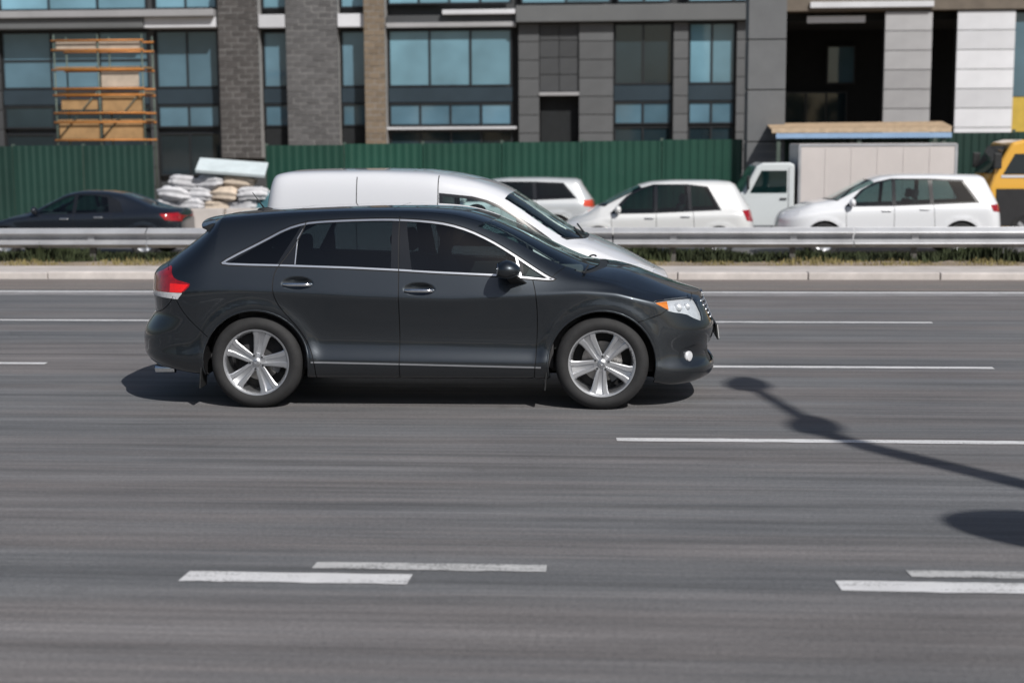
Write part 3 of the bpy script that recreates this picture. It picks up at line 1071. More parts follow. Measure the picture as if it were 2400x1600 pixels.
def build_crossover(root):
    HX, HZ, AR = 1.3875, 0.366, 0.432
    zb = [(-2.5, .35), (-2.3, .315), (-2.0, .27), (-1.8, .255), (-0.95, .235), (0.95, .235), (1.8, .21), (1.95, .175), (2.15, .18), (2.33, .22)]
    zs = [(-2.5, .93), (-2.0, .97), (-1.5, .965), (-1.0, .93), (-.5, .90), (.2, .885), (.8, .915), (1.2, .945), (1.5, .935), (1.75, .885), (2.0, .83), (2.35, .80)]
    zbelt = [(-2.5, 1.06), (-2.2, 1.11), (-1.9, 1.165), (-1.65, 1.17), (-1.18, 1.155), (-.63, 1.135), (0, 1.10), (.56, 1.07), (1.0, 1.04), (1.25, 1.035), (1.45, 1.005), (1.68, .945), (1.85, .905), (2.1, .875), (2.35, .84)]
    ztop = [(-2.5, 1.490), (-2.0, 1.515), (-1.72, 1.538), (-1.47, 1.562), (-1.2, 1.580), (-.84, 1.594), (-.48, 1.602), (-.1, 1.600), (.15, 1.586), (.3, 1.562), (.45, 1.517), (.58, 1.462), (.74, 1.390), (.92, 1.296), (1.1, 1.205), (1.25, 1.138), (1.36, 1.114), (1.58, 1.092), (1.77, 1.056), (1.93, 1.005), (2.11, .942), (2.2, .902), (2.35, .865)]
    zc = [(-2.5, 1.44), (-2.0, 1.475), (-1.63, 1.505), (-1.12, 1.548), (-.77, 1.560), (-.27, 1.558), (0, 1.545), (.2, 1.520), (.43, 1.450), (.66, 1.350), (.886, 1.212), (1.046, 1.130), (1.2, 1.085), (1.35, 1.055), (1.5, 1.03), (1.68, .985), (1.85, .945), (2.1, .90), (2.35, .852)]
    yc = [(-2.5, .60), (-1.7, .655), (-1, .70), (0, .705), (.45, .70), (.9, .735), (1.1, .755), (1.3, .76), (1.6, .74), (2.0, .71), (2.35, .70)]
    def add(c, d): return [(x, z + d) for x, z in c]
    def lerp(c1, c2, t):
        xs = sorted({x for x, _ in c1} | {x for x, _ in c2})
        a = dict(zip(xs, np.interp(xs, *zip(*c1)))); b = dict(zip(xs, np.interp(xs, *zip(*c2))))
        return [(x, a[x] * (1 - t) + b[x] * t) for x in xs]
    ctl = [
        (.80, zb), (.895, add(zb, .002)), (.940, add(zb, .035)),
        (.968, [(-2.5, .42), (-1.9, .40), (-.9, .375), (.9, .352), (1.9, .315), (2.35, .31)]),
        (.957, [(-2.5, .47), (-1.9, .45), (-.9, .425), (.9, .405), (1.9, .36), (2.35, .36)]),
        ([(-2.5, .95), (-1.9, .945), (-.8, .915), (.8, .915), (1.8, .93), (2.35, .93)], [(-2.5, .55), (-1.9, .54), (0, .50), (1.9, .44), (2.35, .44)]),
        ([(-2.5, .955), (-1.8, .95), (-.8, .920), (.8, .920), (1.7, .945), (2.35, .93)], .655),
        ([(-2.5, .945), (-1.8, .965), (-.8, .962), (.8, .962), (1.6, .957), (2.35, .92)], lerp(zs, [(-3, .66), (3, .66)], .17)),
        ([(-2.5, .925), (-1.8, .960), (-.8, .974), (.8, .972), (1.6, .952), (2.35, .90)], zs),
        ([(-2.5, .905), (-1.8, .942), (-.8, .956), (.8, .952), (1.35, .930), (1.8, .905), (2.35, .87)], lerp(zs, zbelt, .26)),
        ([(-2.5, .86), (-1.8, .90), (-.8, .908), (.6, .905), (1.1, .885), (1.5, .865), (1.9, .83), (2.35, .80)], zbelt),
        ([(-2.5, .75), (-1.7, .80), (-.8, .835), (.2, .84), (.7, .845), (1.05, .835), (1.3, .81), (1.6, .79), (2.35, .76)], lerp(zbelt, zc, .5)),
        (yc, zc),
        ([(-2.5, .50), (-1, .56), (0, .57), (.6, .56), (1.2, .52), (2.35, .48)], lerp(zc, ztop, .80)),
        (.26, ztop), (.0, ztop)]
    xn = [(0, 2.10), (.14, 2.20), (.19, 2.29), (.24, 2.325), (.30, 2.335), (.36, 2.30), (.44, 2.295), (.52, 2.315), (.585, 2.330), (.64, 2.320), (.735, 2.280), (.805, 2.250), (.864, 2.222), (.90, 2.19), (1.0, 2.10), (1.2, 2.0), (1.6, 1.9)]
    xr = [(0, -2.25), (.25, -2.33), (.31, -2.40), (.40, -2.462), (.55, -2.475), (.62, -2.455), (.70, -2.395), (.745, -2.355), (.80, -2.358), (.9, -2.372), (1.07, -2.368), (1.105, -2.335), (1.14, -2.27), (1.22, -2.165), (1.32, -2.02), (1.43, -1.875), (1.5, -1.84), (1.6, -1.83)]
    hands = [(-1.035, 1.012), (-.06, .965)]
    def bmp(x, z, V):
        d = 0
        for cx in (-HX, HX):
            r = np.hypot(x - cx, z - HZ)
            up = np.clip((z - .30) / .15, 0, 1)
            d = d + 0.016 * np.exp(-((r - .455) / .055) ** 2) * up
        for hx, hz in hands:
            q = ((x - hx) / .128) ** 2 + ((z - hz) / .052) ** 2
            d = d - 0.030 * np.clip(1 - q, 0, 1) ** 1.2 * (V < .75)
        # fog lamp pocket in the bumper corner
        q = ((x - 2.13) / .13) ** 2 + ((z - .415) / .085) ** 2
        d = d - 0.030 * np.clip(1 - q, 0, 1) ** 0.8 * (V < .6)
        return d
    sh = Shell(ctl, 1.50, xn, 2.7, -1.72, xr, 2.9, bmp, 2.7)
    inv = lambda p, pr='xz', lo=0, hi=.885: sh.inv(p, pr, lo, hi)
    # --- window band
    top = smooth_path([(-1.655, 1.170), (-1.60, 1.208), (-1.332, 1.342), (-1.157, 1.436), (-1.006, 1.480), (-.868, 1.494), (-.639, 1.504), (-.411, 1.509), (-.257, 1.508), (-.012, 1.494), (.158, 1.470), (.327, 1.420), (.497, 1.342), (.62, 1.272), (.711, 1.216), (.846, 1.128), (.959, 1.060), (1.012, 1.040)], 1)
    bot = np.array([(1.0, 1.033), (.963, 1.032), (.739, 1.050), (.56, 1.066), (.065, 1.089), (-.23, 1.107), (-.626, 1.126), (-1.184, 1.144), (-1.424, 1.149), (-1.595, 1.155), (-1.645, 1.161)])
    dlo = densify(np.r_[top, bot], .03, True)
    dlo_in = offset_poly(dlo, -.014)
    dlo_in[:, 1] += 0
    seal = offset_poly(dlo, .010)
    quarter = densify([(-1.598, 1.170), (-1.335, 1.318), (-1.155, 1.414), (-1.035, 1.454), (-1.065, 1.395), (-1.205, 1.161)], .03, True)
    g_rear = densify([(-.995, 1.464), (-.868, 1.476), (-.639, 1.487), (-.411, 1.492), (-.292, 1.492), (-.288, 1.124), (-.626, 1.140), (-1.052, 1.157), (-1.050, 1.33), (-1.04, 1.36)], .03, True)
    g_front = densify([(-.178, 1.488), (-.012, 1.477), (.158, 1.453), (.32, 1.404), (.487, 1.326), (.605, 1.258), (.692, 1.206), (.728, 1.066), (.56, 1.080), (.065, 1.103), (-.122, 1.113)], .03, True)
    g_small = densify([(.762, 1.160), (.835, 1.114), (.945, 1.043), (.765, 1.061)], .03, True)
    bar1 = ribbon(densify([(.706, 1.205), (.745, 1.064)], .03), .016)
    bar2 = ribbon(densify([(-1.000, 1.455), (-1.049, 1.358), (-1.058, 1.158)], .03), .007)
    wiper_uv = greville(12, sh.K)
    # --- panel gaps (side view paths)
    gw = .0075
    gaps = [ribbon(densify(smooth_path([(-.237, 1.530), (-.230, 1.30), (-.225, 1.105), (-.221, .69), (-.228, .20)], 2), .04), gw),
            ribbon(densify(smooth_path([(-.985, 1.500), (-1.037, 1.364), (-1.108, 1.252), (-1.179, 1.162), (-1.221, 1.094), (-1.234, 1.015), (-1.231, .935), (-1.188, .833), (-1.11, .742), (-1.032, .651), (-.955, .525), (-.907, .388), (-.902, .20)], 2), .03), gw),
            ribbon(densify(smooth_path([(.838, 1.040), (.866, .93), (.880, .748), (.868, .465), (.845, .20)], 2), .04), gw),
            ribbon(densify([(1.905, .800), (1.857, .765), (1.72, .720), (1.56, .68)], .03), .006),
            ribbon(densify([(2.11, .85), (2.118, .905)], .02), .005),
            ribbon(densify([(-2.115, 1.10), (-2.18, 1.165)], .02), .005),
            ribbon(densify(smooth_path([(-2.04, .905), (-1.985, .80), (-1.90, .70), (-1.72, .54)], 2), .03), .006)]
    R = []
    aF, uvF = arch_region(sh, (HX, HZ), AR)
    aR, uvR = arch_region(sh, (-HX, HZ), AR)
    R += [('hole', aF), ('hole', aR)]
    gi = [('gap', inv(g)) for g in gaps]
    # the two door gaps run across the window band too
    R += gi[:2]
    R += [('quarter_glass', inv(quarter)), ('rear_glass', inv(g_rear)), ('front_glass', inv(g_front)), ('small_glass', inv(g_small)), ('bar', inv(bar1)), ('bar', inv(bar2)),
          ('pillar', inv(dlo_in)), ('chrome', inv(dlo)), ('seal', inv(seal))]
    R += gi[2:]
    LVs = np.array([1, sh.LV])
    uvrib = lambda pts, w: ribbon(densify(np.array(pts) * LVs, .03), w) / LVs
    p0 = inv([(.985, 1.045)])[0]
    R += [('gap', uvrib([p0, (1.10, wiper_uv + .012)], .006))]
    tg = inv(densify(smooth_path([(-2.05, .905), (-2.10, .83), (-2.20, .765), (-2.32, .748)], 2), .03))
    R += [('gap', ribbon(np.r_[tg, [[sh.s0 - .02, tg[-1, 1]]]] * LVs, .007) / LVs)]
    # --- glass fore and aft, given directly along the skin
    vA = wiper_uv + .004
    ws = np.array([(.385, vA), (1.215, vA + .004)] + [(1.215 + .155 * math.sin(t * 1.5708), vA + (1 - vA) * t) for t in np.linspace(.12, 1, 9)] + [(.52 - .135 * (1 - math.sin(t * 1.5708)), vA + (1 - vA) * t) for t in np.linspace(1, .12, 9)])
    wsd = densify(ws * np.array([1, sh.LV]), .03, True) / np.array([1, sh.LV])
    cow = np.array([(1.16, vA - .012), (1.255, vA - .020), (1.33, vA + .03), (1.42, vA + (1 - vA) * .6), (1.445, 1.0), (1.30, 1.0), (1.2, vA + .02)])
    cowd = densify(cow * np.array([1, sh.LV]), .03, True) / np.array([1, sh.LV])
    R += [('windscreen', wsd), ('cowl', cowd)]
    rg = densify([(-1.845, 1.405), (-1.99, 1.29), (-2.15, 1.15), (-2.20, 1.128), (-2.6, 1.128)], .03)
    rgi = inv(rg[:-1][rg[:-1, 0] > -2.255])
    rg_uv = np.r_[rgi, [[sh.s0 - .02, rgi[-1, 1]], [sh.s0 - .02, rgi[0, 1]]]]
    R += [('backlight', densify(rg_uv * np.array([1, sh.LV]), .04, True) / np.array([1, sh.LV]))]
    # --- lamps
    hl = densify(smooth_path([(1.784, .868), (1.908, .874), (2.06, .873), (2.13, .862), (2.165, .81), (2.205, .722), (2.200, .672), (2.113, .715), (2.056, .752), (1.932, .777), (1.886, .800), (1.818, .843)], 1, True), .025, True)
    amber = densify([(1.815, .860), (1.905, .864), (1.920, .795), (1.890, .808), (1.825, .846)], .025, True)
    tl = densify(smooth_path([(-2.100, 1.142), (-2.135, 1.125), (-2.19, 1.095), (-2.26, 1.07), (-2.345, 1.06), (-2.352, .94), (-2.348, .925), (-1.97, .925), (-1.893, 1.003), (-1.94, 1.015), (-2.043, 1.038), (-2.082, 1.080)], 1, True), .025, True)
    tlb = densify([(-2.085, 1.003), (-1.915, .998), (-1.975, .934), (-2.085, .934)], .025, True)
    tlc = densify([(-2.347, .931), (-1.968, .931), (-2.012, .881), (-2.10, .886), (-2.346, .898)], .025, True)
    R += [('tl_clear', inv(tlc)), ('tl_bright', inv(tlb)), ('tl_red', inv(tl)), ('hl_amber', inv(amber)), ('hl', inv(hl))]
    # grille and lower intake, front view
    gr = densify([(0, .855), (.40, .845), (.47, .80), (.40, .66), (.32, .645), (0, .64)], .03)
    gruv = sh.inv(gr, 'yz', 0, 1)
    R += [('grille', np.r_[gruv, [[sh.s1 + .02, gruv[-1, 1]], [sh.s1 + .02, gruv[0, 1]]]])]
    lo = densify([(0, .50), (.46, .49), (.54, .42), (.50, .33), (0, .31)], .03)
    louv = sh.inv(lo, 'yz', 0, 1)
    R += [('intake', np.r_[louv, [[sh.s1 + .02, louv[-1, 1]], [sh.s1 + .02, louv[0, 1]]]])]
    # hood line
    hd = densify(smooth_path([(1.24, .80), (1.5, .795), (1.8, .772), (1.98, .72), (2.08, .62)], 2), .03)
    huv = sh.inv(hd, 'xy', .55, 1)
    hd2 = sh.inv(densify([(.60, .885), (.40, .875), (.0, .872)], .03), 'yz', .5, 1)
    hp = np.r_[huv, hd2[hd2[:, 0] > huv[-1, 0] + .01], [[sh.s1 + .02, hd2[-1, 1]]]]
    R += [('gap', ribbon(hp * np.array([1, sh.LV]), .007) / np.array([1, sh.LV]))]
    R += [('gap', uvrib([(1.21, vA + .006), huv[0] + np.array([.01, 0])], .006)), ('roofgap', uvrib([(.46, .882), (.2, .878), (-1.0, .876), (-1.7, .878), (sh.s0 - .01, .885)], .007))]
    cg = densify([(1.20, (vA - .02) * sh.LV), (1.245, (vA - .045) * sh.LV)], .02)
    for x0, v0 in ((.40, vA), (-.30, .90), (-1.12, .90)):
        d0 = .13 if x0 > 0 else .03
        pth = np.array([(x0 - .0 + d0 * math.sin(t * 1.57), (v0 + (1.01 - v0) * t) * sh.LV) for t in np.linspace(0, 1, 12)])
        R += [('roofgap', ribbon(pth, .006) / np.array([1, sh.LV]))]
    strip = ribbon(densify([(-.935, .381), (-.23, .368), (.45, .354), (.905, .345)], .04), .012)
    R += [('strip', inv(strip))]
    dense = []
    for hx, hz in hands:
        gx, gz = np.meshgrid(np.linspace(-.14, .14, 26), np.linspace(-.058, .058, 13))
        dense.append(inv(np.c_[gx.ravel() + hx, gz.ravel() + hz]))
    gx, gz = np.meshgrid(np.linspace(1.97, 2.24, 20), np.linspace(.32, .51, 15))
    dense.append(inv(np.c_[gx.ravel(), gz.ravel()], 'xz', 0, .5))
    sk = Skin(sh, R, .030, dense)
    uvp = lambda x, z: sh.inv(np.array([(x, z)]), 'xz', 0, .885)[0]
    used = np.zeros(len(sk.T), bool)
    def panel(name, mask, m, side, **kw):
        nonlocal used
        if side <= 0 and (used & mask).any(): print('OVERLAP', name, int((used & mask).sum()))
        used = used | mask
        return sk.build(name, mask, m, root, side, **kw)
    doors = {}
    for side in (-1, 1):
        fd = panel('front_door', sk.panel(uvp(.3, .70)), M_CHAR, side)
        rd = panel('rear_door', sk.panel(uvp(-.6, .70)), M_CHAR, side)
        doors[side] = (fd, rd)
        panel('front_fender', sk.panel(uvp(1.38, .87)), M_CHAR, side)
        panel('rear_quarter_panel', sk.panel(uvp(-1.45, 1.06)), M_CHAR, side)
        for nm, rgn in (('quarter_window', 'quarter_glass'), ('rear_door_window', 'rear_glass'), ('front_door_window', 'front_glass'), ('small_window', 'small_glass')):
            panel(nm, sk.region(rgn), M_TINT if nm != 'small_window' else MATS['windscreen_glass'], side, th=0, off=-.004)
        for nm, msk, mm, th, of in (('window_pillar', sk.region('pillar'), M_BLACKG, .006, -.002), ('window_trim', sk.region('chrome') | sk.region('bar'), M_BRUSH, .010, .003), ('window_seal', sk.region('seal'), M_SEAL, .004, -.004), ('side_strip', sk.region('strip'), M_BRUSH, .012, .006), ('panel_gap', sk.region('gap'), M_SEAL, 0, -.008)):
            for pc in sk.pieces(msk): panel(nm, pc, mm, side, th=th, off=of)
        t = panel('tail_light', sk.region('tl_red'), M_RED, side, th=.012, off=.003)
        for o_ in (sk.build('reflector', sk.region('tl_bright'), M_REDB, t, side, th=.01, off=.005), sk.build('reverse_lens', sk.region('tl_clear'), M_CLR, t, side, th=.01, off=.004)):
            pass
        hm = sk.region('hl') | sk.region('hl_amber')
        h = panel('headlight', sk.region('hl'), M_REFL, side, th=0, off=-.022)
        sk.build('lens', hm, M_LENS, h, side, th=.004, off=.001)
        sk.build('indicator', sk.region('hl_amber'), M_AMBER, h, side, th=.01, off=-.010)
        b = MB()
        for (x, z, r) in ((2.0, .80, .036), (2.075, .80, .030)):
            q = sh.P(*[np.array([c]) for c in inv([(x, z)])[0]])[0]
            b.ell((q[0] - .012, side * (q[1] - .028), q[2]), (r, r * .7, r), 18, 10)
        b.build('projector', M_REFL, h, smooth=True)
        used |= hm | sk.region('tl_bright') | sk.region('tl_clear')
    roofm = sk.panel((-.6, .985))
    panel('roof', roofm, M_CHAR, 0)
    panel('hood', sk.panel((1.7, .93)), M_CHAR, 0)
    panel('front_bumper', sk.panel(uvp(1.95, .60)), M_CHAR, 0)
    panel('rear_bumper', sk.panel(uvp(-2.15, .60)), M_CHAR, 0)
    panel('tailgate', sk.panel(uvp(-2.33, .84)), M_CHAR, 0)
    panel('windscreen', sk.region('windscreen'), M_CLEAR, 0, th=0, off=-.003)
    panel('cowl', sk.region('cowl'), M_BLACK, 0, th=.02, off=-.012)
    panel('rear_window', sk.region('backlight'), M_TINT, 0, th=0, off=-.003)
    panel('grille', sk.region('grille'), M_SEAL, 0, th=0, off=-.03)
    panel('lower_intake', sk.region('intake'), M_BLACK, 0, th=.02, off=-.025)
    for pc in sk.pieces(sk.region('roofgap')): panel('roof_seam', pc, M_SEAL, 0, th=0, off=-.004)
    used |= sk.region('hole')
    rest = ~used
    # whatever is left (roof rails, pillars, tailgate pieces) keeps the paint
    for c in np.unique(sk.comp[rest]):
        m = rest & (sk.comp == c)
        if m.sum() > 3:
            s_, v_ = sk.cen[m].mean(0)
            print('  left-over panel', m.sum(), round(float(s_), 2), round(float(v_), 3))
            for sd in (-1, 1): sk.build('door_sill' if v_ < .15 else 'body_panel', m, M_CHAR, root, sd)
    surf = lambda x, z: sh.P(*[np.array([c]) for c in inv([(x, z)])[0]])[0]
    arch_parts(root, sh, uvF, (HX, HZ), AR, M_CHAR)
    arch_parts(root, sh, uvR, (-HX, HZ), AR, M_CHAR)
    # --- underbody
    S = np.linspace(sh.s0 + .05, sh.s1 - .05, 60)
    E_ = sh.P(S, np.zeros(60))
    b = MB(); vs = []; fs = []
    for q in E_:
        hw = q[1] if min(abs(q[0] - HX), abs(q[0] + HX)) > .50 else min(q[1], .60)
        vs += [(q[0], -hw, q[2] + .012), (q[0], hw, q[2] + .012)]
    for i in range(59): fs.append((2 * i, 2 * i + 2, 2 * i + 3, 2 * i + 1))
    b.add(vs, fs).build('underbody', M_SEAL, root)
    # --- wheels
    pr = wheel_proto(.372, .245, .262, M_ALLOY)
    place_wheels(root, pr, HX, -HX, .940, .372, .245, (12, 41))
    # --- grille bars, emblem, plate
    for z in (.680, .715, .750, .785, .820):
        hw = np.interp(z, [.64, .80, .86], [.33, .47, .42])
        ys = np.linspace(0, hw - .01, 12)
        uv = sh.inv(np.c_[ys, np.full(12, z)], 'yz', 0, 1)
        P = sh.P(uv[:, 0], uv[:, 1])
        pts = [(p[0] - .006, -p[1], p[2]) for p in P[::-1]] + [(p[0] - .006, p[1], p[2]) for p in P[1:]]
        MB().tube(pts, .0095, 8).build('grille_bar', M_BRUSH, root, smooth=True)
    b = MB()
    ex = float(np.interp(.845, GZ, sh.xn)) + .004
    for (ry, rz_, oz) in ((.055, .036, 0), (.018, .034, .002), (.036, .014, .018)):
        b.tube([(ex - .4 * (rz_ * math.sin(t) + oz), ry * math.cos(t), .842 + rz_ * math.sin(t) + oz) for t in np.linspace(0, 2 * math.pi, 33)], .0045, 6, caps=False)
    b.build('emblem', M_CHROME, root, smooth=True)
    MB().box((2.352, 0, .545), (.006, .52, .112), rot=Matrix.Rotation(math.radians(-7), 3, 'Y')).build('number_plate', mat('plate_white', (.75, .75, .74), .4, var=.05), root, bevel=.003)
    MB().box((2.343, 0, .545), (.014, .54, .13), rot=Matrix.Rotation(math.radians(-7), 3, 'Y')).build('plate_holder', M_BLACK, root, bevel=.003)
    # --- fog lamps
    for side in (-1, 1):
        q = surf(2.075, .405)
        b = MB()
        rot = Matrix.Rotation(side * math.radians(38), 3, 'Z')
        vs = []
        f = MB(); f.lathe([(0, .012), (.02, .014), (.034, .010), (.040, .0), (.046, .004), (.048, -.01)], 24, 'x')
        f.v = [tuple(rot @ Vector(p) + Vector((q[0] + .008, side * (q[1] - .006), q[2]))) for p in f.v]
        f.build('fog_lamp', M_REFL, root, smooth=True, auto=40)
    # --- mirrors
    for side in (-1, 1):
        b = MB()
        def shape(q):
            r = Vector(q)
            r.x *= 1.0 - .12 * q.z
            if q.x < -.75: r.x = -.75 + (q.x + .75) * .3
            r.z *= 1 - .18 * max(0, q.x)
            return r
        b.ell((.648, side * 1.045, 1.130), (.106, .115, .074), 30, 18, fn=shape)
        mc = b.build('mirror', M_CHAR, root, smooth=True)
        g = MB(); g.ell((.574, side * 1.045, 1.130), (.008, .092, .052), 24, 10); g.build('mirror_glass', M_CHROME, mc, smooth=True)
        a = MB()
        a.add([(.63, side * 1.02, 1.085), (.73, side * 1.02, 1.080), (.80, side * .915, 1.012), (.66, side * .915, 1.015), (.63, side * 1.02, 1.060), (.72, side * 1.02, 1.055), (.80, side * .905, .995), (.67, side * .905, .995)],
              [(0, 1, 2, 3), (4, 7, 6, 5), (0, 4, 5, 1), (1, 5, 6, 2), (2, 6, 7, 3), (3, 7, 4, 0)])
        a.build('mirror_arm', M_BLACK, mc, bevel=.008)
        w = MB(); w.tube([(.745, side * 1.122, 1.118), (.70, side * 1.158, 1.122)], .006, 6); 
    # --- door handles
    for side in (-1, 1):
        for (hx, hz), d in zip(hands, (doors[side][1], doors[side][0])):
            q0 = surf(hx - .15, hz)[1]
            b = MB()
            pts = [(hx + x, side * (q0 + .004 + dy), hz - .012 + .002 - .012 * x) for x, dy in ((-.122, -.012), (-.112, .010), (-.06, .018), (0, .020), (.06, .019), (.105, .012), (.120, -.010))]
            vs, fs = [], []
            for i, p in enumerate(pts):
                hh = (.010, .013, .015, .015, .015, .014, .009)[i]
                for (dy, dz) in ((-.007, -hh), (.004, -hh * .7), (.007, 0), (.004, hh * .7), (-.007, hh)):
                    vs.append((p[0], p[1] + side * dy, p[2] + dz))
            for i in range(6):
                for j in range(5): fs.append((i * 5 + j, i * 5 + (j + 1) % 5, i * 5 + 5 + (j + 1) % 5, i * 5 + 5 + j))
            fs += [(0, 1, 2, 3, 4), (34, 33, 32, 31, 30)]
            b.add(vs, fs).build('handle', M_CHROME, d, smooth=True, auto=60)
    # --- roof spoiler
    b = MB(); vs = []; fs = []
    ys = np.linspace(-.60, .60, 17)
    for y in ys:
        t = abs(y) / .60
        zt = 1.528 - .040 * t ** 2 - .012 * t
        xe = -1.955 + .075 * t ** 3
        prof = [(-1.70, zt + .004), (-1.80, zt - .006), (xe + .03, zt - .026), (xe, zt - .034), (xe, zt - .044), (xe + .035, zt - .060), (-1.845, zt - .10), (-1.80, zt - .10)]
        vs += [(x, y, z) for x, z in prof]
    n = 8
    for i in range(16):
        for j in range(n): fs.append((i * n + j, i * n + (j + 1) % n, (i + 1) * n + (j + 1) % n, (i + 1) * n + j))
    fs += [tuple(range(n)), tuple(16 * n + k for k in range(n - 1, -1, -1))]
    b.add(vs, fs).build('rear_spoiler', M_CHAR, root, smooth=True, auto=32, bevel=.004)
    # --- aerial, exhaust, mud flaps, wiper
    zt = 1.553
    b = MB(); b.ell((-1.485, 0, zt), (.075, .022, .022), 18, 10); b.tube([(-1.50, 0, zt + .012), (-1.545, 0, zt + .075), (-1.60, 0, zt + .150)], [.0075, .0045, .003], 8)
    b.build('aerial', M_BLACK, root, smooth=True)
    for side in (-1, 1):
        b = MB(); b.lathe([(.028, -.16), (.032, .0), (.036, .002), (.038, -.004), (.038, -.16)], 24, 'x')
        b.v = [(-2.30 - p[0] * 1 - .0, p[1] + side * .62, p[2] + .275) for p in b.v]
        b.build('exhaust_tip', M_CHROME, root, smooth=True, auto=40)
        for (x, z0, z1, w) in ((-1.835, .16, .50, .20), (.945, .155, .40, .20)):
            MB().box((x, side * .85, (z0 + z1) / 2), (.012, w, z1 - z0), rot=Matrix.Rotation(math.radians(5), 3, 'Y')).build('mud_flap', M_BLACK, root, bevel=.004)
        wp = sh.P(np.array([1.18, 1.10, .95, .80]), np.array([vA + .05, vA + .12, vA + .16, vA + .165]))
    b = MB()
    for sg, (s0_, v0_, s1_, v1_) in ((-1, (1.27, .90, 1.235, .80)), (1, (1.33, .97, 1.27, .86))):
        pa = sh.P(np.linspace(s0_, s1_, 9), np.linspace(v0_, v1_, 9)); na = sh.N(np.linspace(s0_, s1_, 9), np.linspace(v0_, v1_, 9))
        pa = pa + na * .018
        b.tube([(p[0], sg * p[1], p[2]) for p in pa], .008, 6)
    b.build('wiper', M_BLACK, root, smooth=True)
    # --- cabin
    for x, y in ((.12, -.38), (.12, .38)): seat(root, x, y, .42)
    c = MB(); c.box((-.80, 0, .50), (.50, 1.36, .16)); c.build('rear_bench', M_INT, root, bevel=.05, seg=3)
    c = MB(); c.box((-1.12, 0, .86), (.15, 1.34, .62), rot=Matrix.Rotation(math.radians(-16), 3, 'Y')); rb = c.build('rear_backrest', M_INT, root, bevel=.05, seg=3)
    for y in (-.42, 0, .42):
        h = MB(); h.box((-1.235, y, 1.24), (.10, .25, .16)); h.build('headrest', M_INT, rb, bevel=.04, seg=3)
    d = MB(); d.prism([(.62, .45), (.66, .92), (.74, 1.00), (.95, 1.03), (1.22, 1.03), (1.22, .45)], -.74, .74); d.build('dashboard', M_DASH, root, bevel=.03, seg=3)
    f = MB(); f.bbox(-1.75, 1.2, -.72, .72, .30, .345); f.build('cabin_floor', M_INT, root)
    t = MB(); t.bbox(-2.05, -1.28, -.70, .70, .345, .98); t.build('load_cover', M_INT, root, bevel=.02)
    s = MB(); s.lathe([(.185 + .014 * math.cos(a), .014 * math.sin(a)) for a in np.linspace(0, 2 * math.pi, 9)], 32, 'x')
    rt = Matrix.Rotation(math.radians(22), 3, 'Y')
    s.v = [tuple(rt @ Vector(p) + Vector((.50, .38, .98))) for p in s.v]
    sw = s.build('steering_wheel', M_BLACK, root, smooth=True)
    for side in (-1, 1):      # inner door cards
        MB().bbox(-1.55, 1.0, side * .80 - .02, side * .80 + .02, .32, 1.05).build('door_card', M_INT, root, bevel=.01)
    return sh

SH1 = build_crossover(CROSS)
M_SKINT = mat('skin_tone', (.42, .25, .18), .5, var=.08, vscale=20)
M_HAIR = mat('dark_hair', (.02, .015, .012), .6, var=.3, vscale=60)
M_JACKET = mat('dark_jacket', (.022, .025, .034), .85, var=.25, vscale=25)
_p = Matrix.Rotation(SUV_YAW, 3, 'Z') @ Vector((.10, .38, .60)) + Vector(SUV_LOC)
person('person', _p, SUV_YAW, 'driver in dark jacket seated behind the tinted window of the charcoal car', M_JACKET, M_SKINT, M_HAIR, (.36, .34))
# ------------------------------------------------------------------ the white panel van
M_WHITE = car_paint('white_van_paint', (.63, .645, .68), 0.0, 0.35, dust_amt=.25)
M_VGLASS = glass('van_glass', (.80, .94, .93))
VAN_LOC = (-1.51, 15.86, 0)
VAN = empty('panel_van', VAN_LOC, 0)
tag(VAN, 'white panel van with windowless sides driving beyond the charcoal car', 'van')

def lerpc(c1, c2, t):
    xs = sorted({x for x, _ in c1} | {x for x, _ in c2})
    a = np.interp(xs, *zip(*sorted(c1))); b = np.interp(xs, *zip(*sorted(c2)))
    return [(x, float(u * (1 - t) + w * t)) for x, u, w in zip(xs, a, b)]

def simple_wheel(r, width, rr):
    b = MB(); h = width / 2
    b.lathe([(rr, h - .02), (rr - .01, -h + .02), (rr - .03, -h + .03), (.05, -h + .03), (0, -h + .02)], 28)
    for k in range(5):
        a = 2 * math.pi * k / 5
        c, s_ = math.cos(a), math.sin(a)
        b.add([(c * q - s_ * o, yy, s_ * q + c * o) for q, o, yy in ((.05, -.03, -h + .012), (.05, .03, -h + .012), (rr - .02, .045, -h + .006), (rr - .02, -.045, -h + .006), (.05, -.03, -h + .04), (.05, .03, -h + .04), (rr - .02, .045, -h + .04), (rr - .02, -.045, -h + .04))],
              [(0, 1, 2, 3), (7, 6, 5, 4), (0, 4, 5, 1), (1, 5, 6, 2), (2, 6, 7, 3), (3, 7, 4, 0)])
    o = b.build('wheel', M_ALLOY, None, smooth=True, auto=35)
    t = MB(); t.lathe([(rr - .01, -h + .02), (rr + .02, -h), (r - .03, -h), (r, -h + .03), (r, h - .03), (r - .03, h), (rr, h - .02)], 36)
    t.build('tyre', M_RUBBER, o, smooth=True, auto=45)
    return o

